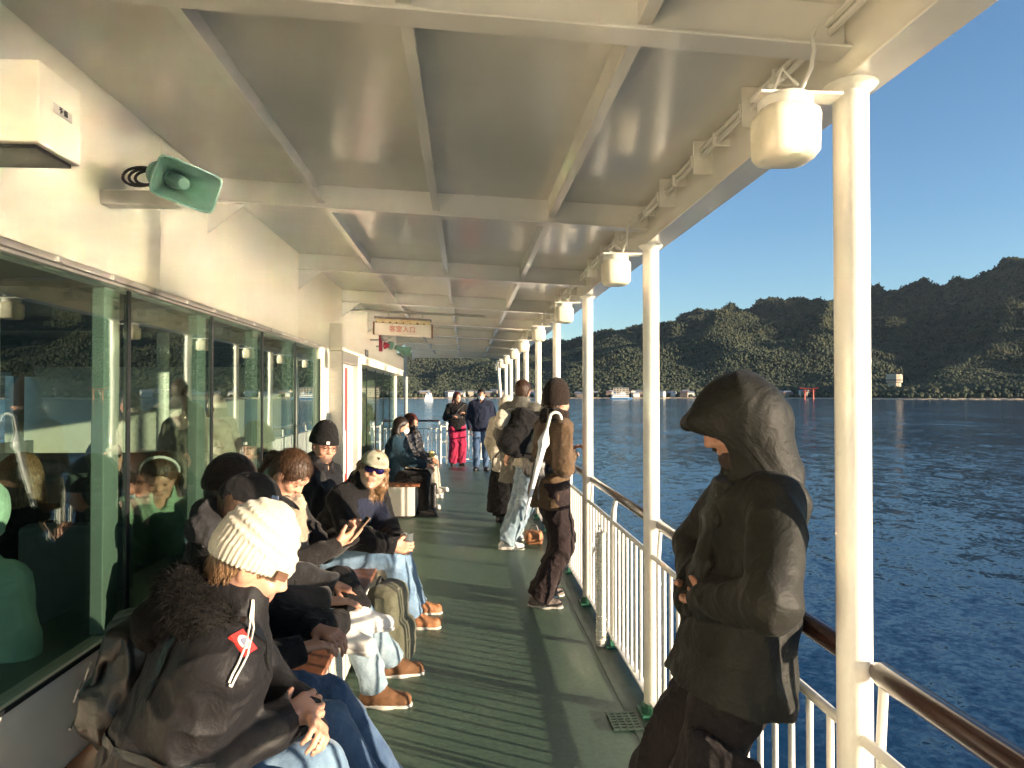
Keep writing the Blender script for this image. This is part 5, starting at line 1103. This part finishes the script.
t = thing('cabin_bag', (-.55, 9.12, 0), 'dark wheeled bag standing by the boots at the far bench', 'bag'); S = SDF(folds(.005, 9, 2)); S.box((-.50, 9.62, .21), (.10, .07, .17), rad=.03); S.build('bag_body', M_black, t, h=.01)
for x in (-.56, -.44): mb = MB(); mb.tube([(x, 9.56, .03), (x, 9.68, .03)], .028, 10); mb.build('wheel', M_black, t)
mb = MB(); mb.tube([(-.55, 9.66, .37), (-.55, 9.66, .62), (-.45, 9.66, .62), (-.45, 9.66, .37)], .008, 8); mb.build('pull_handle', M_grey, t)

# --- J and K at the far end
g = figure((-.20, 15.75, 0), -80, .96, hy=20, hp=-2, hands=[(-.04, 15.55, 1.16), (-.30, 15.52, 1.10)]); o, S = body('person', g, .012, M_skin); person_tag(o, 'woman with long dark red hair and crimson wide trousers standing at the far railing')
trousers(g, o, M_crimson, .013, .05); jacket(g, o, M_blackcloth2, .012, puff=.02, hem=.12); shoes(g, o, M_black, M_black, .012, True); hair(g, o, M_hred, .012, long=.16, vol=.01)
S = SDF(); S.chain([g.nb+g.tl*.15+g.tf*.12, g.chest+g.tf*.16, g.waist-g.tl*.15+g.tf*.14], [.012]*3, k=.01); S.box(g.waist+g.tf*.17+g.sp*.08, (.05, .11, .07), [g.tf, g.tl, g.sp], rad=.03); S.build('shoulder_bag', M_black, o, h=.011)
g = figure((.32, 14.7, 0), -92, 1.0, hy=-4, hp=-12); o, S = body('person', g, .012, M_skin2); person_tag(o, 'man in navy jacket and jeans standing beside the woman in crimson trousers'); trousers(g, o, M_denimd, .013, .012); jacket(g, o, M_navy, .012, puff=.03, hem=.10); shoes(g, o, M_black, M_black, .012); hair(g, o, M_hblack, .012); facemask(g, o, .010)

# --- L, M, N: the cluster by the pillars
g = figure((.50, 8.75, 0), 60, .90, hy=-10, hp=-4, hands=[None, (.42, 8.55, .98)]); o, S = body('person', g, .010, M_skin); person_tag(o, 'person in cream knit hat and long black skirt mostly hidden behind the grey coat'); trousers(g, o, M_blackcloth2, .013, .04); jacket(g, o, M_stone, .011, puff=.02, coat=.0); beanie(g, o, M_knit, .009, puff=.012, slouch=.02, knit=2); hair(g, o, M_hbrown, .010, long=.05)
S = SDF(folds(.005, 12, 2)); S.cap(g.pel+g.u*.02, g.pel-g.u*.72, .15, .22, k=.02, clip=[(g.pel-g.u*.70, -g.u)], flat=(g.l, 1.15)); S.build('long_skirt', M_blackcloth2, o, h=.013); shoes(g, o, M_black, M_black, .012)
t = thing('tote_bag', (.40, 8.48, .6), 'cream cloth tote bag hanging beside the grey coat', 'bag'); S = SDF(folds(.01, 9, 4)); S.box((.40, 8.44, .82), (.09, .05, .15), rad=.045); S.build('bag_body', M_knit, t, h=.009); mb = MB(); mb.tube([(.36, 8.44, .96), (.38, 8.47, 1.05), (.42, 8.47, 1.05), (.44, 8.44, .96)], .008, 6); mb.build('bag_handle', M_knit, t, smooth=True)
g = figure((.62, 7.95, 0), 62, 1.03, lean=3, hy=12, hp=-6, hands=[None, (.50, 7.72, .98)], feet=[(.60, 8.12, .085), (.50, 7.90, .085)]); o, S = body('person', g, .009, M_skin); person_tag(o, 'man seen from behind in grey wool coat with short brown hair and dark trousers'); trousers(g, o, M_plum, .012, .02); jacket(g, o, M_greycoat, .0095, puff=.022, coat=.34, f=6); shoes(g, o, M_black, M_soleW, .010); hair(g, o, M_hbrown, .008, vol=.002)
g = figure((.62, 7.30, 0), 12, .98, lean=22, hy=20, hp=-14, hands=[(.98, 7.60, 1.02), (.98, 7.2, 1.02)], feet=[(.46, 7.62, .085, .9, .3), (.42, 7.22, .085, .98, -.1)], pelvis=(.66, 7.35, .90), kh=[(.5, .5, .2), (.5, 0, .2)])
o, S = body('person', g, .009, M_skin); person_tag(o, 'person in pale baggy jeans leaning on the rail with large black backpack'); trousers(g, o, M_deniml, .010, .030, amp=.012); J, SJ = jacket(g, o, M_stone, .010, puff=.015); shoes(g, o, M_sneak, M_soleW, .009); hair(g, o, M_hblack, .010)
t = thing('backpack', tuple(g.chest-g.tf*.2), 'large black backpack on the person in pale baggy jeans', 'backpack'); Bk = [g.tf, g.tl, g.sp]; bc = g.chest-g.tf*.25-g.sp*.13+A3(.03, -.04, 0)
S = SDF(folds(.009, 9, 4)); S.box(bc, (.12, .15, .25), Bk, rad=.08, k=.03); S.box(bc-g.tf*.10-g.sp*.10, (.06, .12, .12), Bk, rad=.05, k=.03); S.build('pack_body', M_blackcloth2, t, h=.010)
mb = MB()
for sg in (-1, 1): mb.tube([bc+g.tl*.1*sg+g.sp*.24+g.tf*.08, bc+g.tl*.12*sg+g.sp*.30+g.tf*.2, bc+g.tl*.12*sg+g.sp*.2+g.tf*.42, bc+g.tl*.14*sg-g.sp*.1+g.tf*.38, bc+g.tl*.14*sg-g.sp*.2+g.tf*.1], .014, 6, sx=1.6)
mb.build('shoulder_strap', M_blackcloth2, t, smooth=True); mb = MB(); mb.tube([bc-g.tf*.1-g.sp*.25+g.tl*.05, bc-g.tf*.14-g.sp*.36+g.tl*.05, bc-g.tf*.1-g.sp*.44+g.tl*.06], .008, 6); mb.build('strap_end', M_black, t)
t = thing('pouch', (.52, 7.2, 1.15), 'small grey pouch hanging on the left side of the black backpack', 'pouch'); S = SDF(folds(.007, 12, 3)); S.box(bc+g.tl*.04-g.tf*.21+g.sp*.06, (.06, .07, .09), Bk, rad=.04); S.build('pouch_body', M_stone, t, h=.009); mb = MB(); q = bc+g.tl*.04-g.tf*.22+g.sp*.14; mb.tube([q, q+g.sp*.05+g.tf*.05, q+g.sp*.08+g.tf*.12], .008, 6); mb.build('pouch_strap', M_stone, t)
t = thing('small_bag', (.78, 7.0, 0), 'small orange and brown bag on the deck behind the white sneakers', 'bag'); S = SDF(folds(.006, 12, 5)); S.box((.72, 7.45, .075), (.09, .08, .07), rad=.04); S.build('bag_body', M_orange, t, h=.009); mb = MB(); mb.tube([(.67, 7.45, .14), (.70, 7.45, .2), (.75, 7.45, .2), (.77, 7.45, .14)], .006, 6); mb.build('bag_handle', M_black, t)

# --- O: person in brown beanie leaning on the rail
g = figure((.64, 5.36, 0), 18, .97, lean=4, side=0, hy=12, hp=-6, hands=[(.80, 5.46, 1.16), (.80, 5.33, 1.12)], feet=[(.62, 5.46, .085, .8, .5), (.55, 5.26, .085, .95, -.3)], pelvis=(.64, 5.34, .90), eh=[(-.2, .4, -1), (-.1, -.5, -1)], kh=[(1, .1, 0), (1, -.2, 0)])
O_, S = body('person', g, .007, M_skin); person_tag(O_, 'person in dark brown beanie and tan jacket leaning on the rail with crossed feet')
trousers(g, O_, M_plum, .0085, .034, amp=.011, f=8); J, SJ = jacket(g, O_, M_tan, .0075, puff=.018, hem=.16, seed=3, f=7, amp=.009); shoes(g, O_, M_hike, M_soleW, .008); beanie(g, O_, M_dkbrown, .0055, puff=.010, slouch=.035, knit=1, low=-.03, cuff=False); hair(g, O_, M_hbrown, .009)
S = SDF(folds(.006, 16, 5)); ring = [g.nb+g.sp*.02+(g.tf*math.cos(t_)*.075+g.tl*math.sin(t_)*.08) for t_ in np.linspace(0, 2*PI, 13)]; S.chain(ring, [.035]*13, k=.02); ring = [r_+g.sp*.045 for r_ in ring]; S.chain(ring, [.030]*13, k=.02); S.build('neck_scarf', M_dkbrown, O_, h=.008)
t = thing('waist_bag', tuple(g.waist), 'black waist bag strapped around the person in the tan jacket', 'waist bag'); S = SDF(folds(.005, 14, 2)); w_ = g.waist-g.sp*.0
ring = [w_+(-g.tf*math.cos(a_)*.165*1.0+g.tl*math.sin(a_)*.205) for a_ in np.linspace(-PI, PI, 21)]; S.chain(ring, [.016]*21, k=.01, flat=(g.sp, 1.6)); S.box(w_-g.tf*.17-g.tl*.08, (.055, .13, .07), [g.tf, g.tl, g.sp], rad=.04); S.build('bag_body', M_black, t, h=.008)
mb = MB(); q = w_-g.tf*.15-g.tl*.16; mb.tube([q-g.sp*.05, q-g.sp*.12-g.tf*.02, q-g.sp*.22-g.tf*.01], .006, 6); mb.build('strap_end', M_black, t)
# umbrella hooked on the bag
t = thing('umbrella', (.55, 5.14, 1.2), 'closed white umbrella with curved handle hanging behind the brown beanie person', 'umbrella'); a0, a1 = A3(.615, 5.10, 1.44), A3(.43, 5.06, .72); d = unit(a1-a0); Mu = mat('white_umbrella_cloth', (.80, .80, .80), .45, var=.06, vscale=30, bs=.4, bscale=30, bd=.004)
def uf(Q): q = Q-a0; e = np.cross(d, (0, 1, 0)); e = unit(e); e2 = np.cross(d, e); ph = np.arctan2(q@e2, q@e); return .0035*np.abs(np.sin(ph*4+(q@d)*9))
S = SDF(uf); S.cap(a0+d*.17, a1-d*.05, .032, .012, k=.01); S.cap(a0+d*.10, a0+d*.20, .014, .045, k=.015); S.build('canopy', Mu, t, h=.005)
mb = MB(); mb.tube([a0+d*.02, a1+d*.03], .0055, 8); mb.tube([a0+d*.02+A3(.045, 0, 0)*(1-math.cos(a_))*.95+A3(0, 0, 1)*(.045*math.sin(a_)+.0)-d*.04*(0 if a_ < 3 else 1)*0 for a_ in np.linspace(0, PI*1.05, 14)], .011, 10); mb.tube([a0-d*.0, a0+d*.12], .012, 10); mb.build('handle', M_rail, t, smooth=True)

# --- P: hooded man leaning against the rail close to the camera
g = figure((.68, 1.98, 0), 172, .985, lean=-8, hy=-4, hp=-30, hands=[(.665, 1.835, 1.045), (.67, 2.04, 1.03)], feet=[(.74, 1.82, .085, -1, -.15), (.70, 2.08, .085, -1, .1)], pelvis=(.765, 1.95, .885), eh=[(-.25, -.75, -.6), (-.25, .75, -.6)], neck=(-.34, .02, .95), kh=[(-1, 0, .1), (-1, 0, .1)])
Pp, S = body('person', g, .0058, M_skin2, curls=(.9, .9), palms=((0, .9, -.2), (0, -.9, -.2)), thm=((-.3, 0, .95), (-.3, 0, .95))); person_tag(Pp, 'man in dark olive jacket with hood up, leaning back on the rail')
trousers(g, Pp, M_cargo, .007, .014, amp=.012, f=8); shoes(g, Pp, M_hike, M_black, .009)
J, SJ = jacket(g, Pp, M_oj, .0058, puff=.010, hem=.11, seed=31, f=6., amp=.0085, wide=1.0, collar=True, hemw=.036, cuffcut=.075)
# hood
g.hat = True
c, f, l, u, s = g.hc, g.hf, g.hl, g.hu, g.s; B_ = [f, l, u]; q_ = lambda x, y, z: c+(f*x+l*y+u*z)*s; uw = A3(0, 0, 1)
def hf_(Q):
    q = Q-q_(-.02, 0, .02); a = q@f; z = q@u; r_ = np.sin((a*.8+z*.5)*42+vnoise(Q*9)*4.); return -.0075*np.clip(r_, .2, 1)**1.5*np.clip(.5-a*4, 0, 1)-.012*(vnoise(Q*12+3)-.5)
S = SDF(hf_); S.ell(q_(.0, 0, .03), (.120, .096, .104), B_, k=.04); S.ell(q_(-.04, 0, .02), (.102, .094, .110), B_, k=.04)
S.cap(q_(-.03, 0, -.04), g.nb-g.tf*.02-g.sp*.02, .092, .10, k=.06, flat=(g.tl, 1.15)); S.cap(q_(.01, 0, -.08), g.nb+g.tf*.03, .085, .09, k=.05)
S.cap(q_(.10, .035, .062), q_(.115, -.035, .062), .024, k=.03)
S.ell(q_(.125, 0, -.04), (.105, .070, .10), B_, k=.012, mode='s'); S.cap(q_(.02, 0, -.0), q_(.10, 0, -.03), .075, .070, k=.01, mode='s'); S.build('hood', M_oj, Pp, h=.0052)
hair(g, Pp, M_hblack, .009)
S = SDF(lambda Q: .003*(vnoise(Q*200)-.5)); S.ell(q_(.050, 0, -.080), (.050, .055, .040), B_, k=.01, clip=[(q_(0, 0, -.064), unit(u-f*.15))]); S.cap(q_(.092, .015, -.038), q_(.092, -.015, -.038), .006, k=.006); S.build('beard', mat('dark_stubble', (.03, .018, .014), .9), Pp, h=.004)
# open jacket front flap hanging forward, inner shirt and zips
S = SDF(folds(.008, 8, 4)); fp = g.chest+g.tf*.15; S.chain([g.nb+g.tf*.10-g.sp*.05, g.chest+g.tf*.115, g.waist+g.tf*.135+g.sp*.03, g.pel+g.tf*.15+g.sp*.08], [.022, .018, .014, .010], k=.03, flat=(g.tl, 3.5)); S.half(g.pel+g.tf*.2-g.sp*.015, unit(-g.sp+g.tf*.35)); S.build('front_flap', M_oj, Pp, h=.007)
def zipline(S_, pts, dr, parent, m=M_steel, r=.003):
    mb = MB(); out = []
    for p in pts: q, n_ = S_.hit(A3(*p)-unit(dr)*.5, dr); out.append(q+n_*.002)
    mb.tube(out, r, 6); return mb.build('zip', m, parent, smooth=True)
0 and zipline(SJ, [g.pel+g.tl*.25+g.tf*(.02-.03*t_)+g.sp*(.12-.16*t_) for t_ in np.linspace(0, 1, 7)], -g.tl, J, M_grey, .0016)
t_ = trp = None
# cargo pocket
S = SDF(folds(.004, 16, 4)); kk = g.hip[0]+(g.kn[0]-g.hip[0])*.62; S.box(kk+g.tl*.085-g.f*.01, (.075, .022, .085), [g.f, g.tl, unit(g.hip[0]-g.kn[0])], rad=.02, k=.02); S.build('cargo_pocket', M_cargo, Pp, h=.007)
S = SDF(folds(.003, 16, 4)); S.box(kk+g.tl*.105-g.f*.01+(g.hip[0]-g.kn[0])*.14, (.078, .010, .022), [g.f, g.tl, unit(g.hip[0]-g.kn[0])], rad=.008, k=.02); S.build('pocket_flap', M_cargo, Pp, h=.006)

# --- passengers inside the cabin
def insider(loc, yaw, lbl, jm, hm, h=.013, sit=.46, hat=None, **k):
    g = figure(loc, yaw, .97, sit=sit, **k); o, S = body('person', g, h, M_skin); person_tag(o, lbl); trousers(g, o, M_blackcloth2, .016); jacket(g, o, jm, h, puff=.02); shoes(g, o, M_black, M_black, .014); return g, o
g, o = insider((-1.74, 2.47, -.04), 82, 'person in mint green jacket seated inside behind the nearest window', M_mint, M_hbrown, .009, lean=8, hp=-8); jk = beanie(g, o, M_mint, .009, puff=.02, slouch=.0, low=-.10)
g, o = insider((-2.05, 3.35, .01), 95, 'long-haired person in dark clothes seated inside behind the mint jacket', M_blackcloth2, None, .013, lean=2); hair(g, o, M_hblond, .012, long=.16)
g, o = insider((-1.72, 4.10, .01), -70, 'girl in green sweater with hairband bending over inside the second window', M_seagreen, None, .010, lean=22, hp=-35); hair(g, o, M_hbrown, .009, long=.10); S = SDF(); ring = [g.hc+g.hu*(.03+.105*math.sin(a_))+g.hl*.095*math.cos(a_)*1.0-g.hf*.0 for a_ in np.linspace(0, PI, 13)]; S.chain(ring, [.008]*13, k=.005); S.build('hairband', M_white, o, h=.006)
g, o = insider((-2.2, 4.4, .01), 60, 'dark seated figure inside between the second and third mullions', M_grey1, None, .014); hair(g, o, M_hblack, .013)
g, o = insider((-1.95, 5.2, .01), -100, 'person in pale top standing inside near the third window', M_stone, None, .013, sit=None, hp=-20); hair(g, o, M_hbrown, .012, long=.08)
g, o = insider((-2.7, 3.6, .01), 120, 'dark standing figure deep inside the cabin', M_navy, None, .015, sit=None); hair(g, o, M_hblack, .014)
SKY_AIR = 1.; SKY_S = .105; EXPO = 1.42; HAZE = .000016
# ------------------------------------------------------------------ thin air between the ship and the hills
if HAZE:
    mb = MB(); mb.box((-5200, -400, SEA_Z-3), (5200, 5200, 760)); m, nt, out = newmat('thin_haze'); pv = N(nt, 'ShaderNodeVolumePrincipled'); pv.inputs['Color'].default_value = (.72, .82, .95, 1); pv.inputs['Density'].default_value = HAZE; pv.inputs['Anisotropy'].default_value = .2
    nt.links.new(pv.outputs[0], out.inputs['Volume']); tag(mb.build('haze', m), kind='stuff')
# ------------------------------------------------------------------ light and camera
ALT = R(7.5); sv = A3(.87*math.cos(ALT), -.49*math.cos(ALT), math.sin(ALT)); sv = unit(sv)
L = bpy.data.lights.new('sun', 'SUN'); L.energy = 5.; L.angle = R(.55); L.color = (1., .80, .58)
so = bpy.data.objects.new('sun', L); COL.objects.link(so); so.rotation_euler = Vector(sv).to_track_quat('Z', 'Y').to_euler(); so.location = (20, -11, 6)
w = bpy.data.worlds.new('World'); sc.world = w; w.use_nodes = True; nt = w.node_tree; nt.nodes.clear()
sk = nt.nodes.new('ShaderNodeTexSky'); sk.sky_type = 'NISHITA'; sk.sun_disc = False; sk.sun_elevation = ALT; sk.sun_rotation = math.atan2(sv[0], sv[1]); sk.air_density = SKY_AIR; sk.dust_density = .1; sk.ozone_density = 3.2; sk.altitude = 0
bg = nt.nodes.new('ShaderNodeBackground'); bg.inputs['Strength'].default_value = SKY_S; ow = nt.nodes.new('ShaderNodeOutputWorld'); nt.links.new(sk.outputs[0], bg.inputs[0]); nt.links.new(bg.outputs[0], ow.inputs[0])
cam = bpy.data.cameras.new('camera'); co = bpy.data.objects.new('camera', cam); COL.objects.link(co); sc.camera = co
co.location = (0, 0, 1.6); co.rotation_euler = (PI/2+R(.82), 0, -R(3.76)); cam.sensor_width = 36; cam.lens = 700/1024*36; cam.clip_start = .05; cam.clip_end = 60000
sc.view_settings.view_transform = 'Standard'; sc.view_settings.look = 'None'; sc.view_settings.gamma = 1; sc.view_settings.exposure = EXPO; sc.view_settings.use_curve_mapping = False
c = sc.cycles; c.use_denoising = True; c.max_bounces = 8; c.diffuse_bounces = 4; c.glossy_bounces = 4; c.transparent_max_bounces = 16; c.sample_clamp_indirect = 0; c.caustics_reflective = True; c.use_light_tree = False; c.blur_glossy = 0.
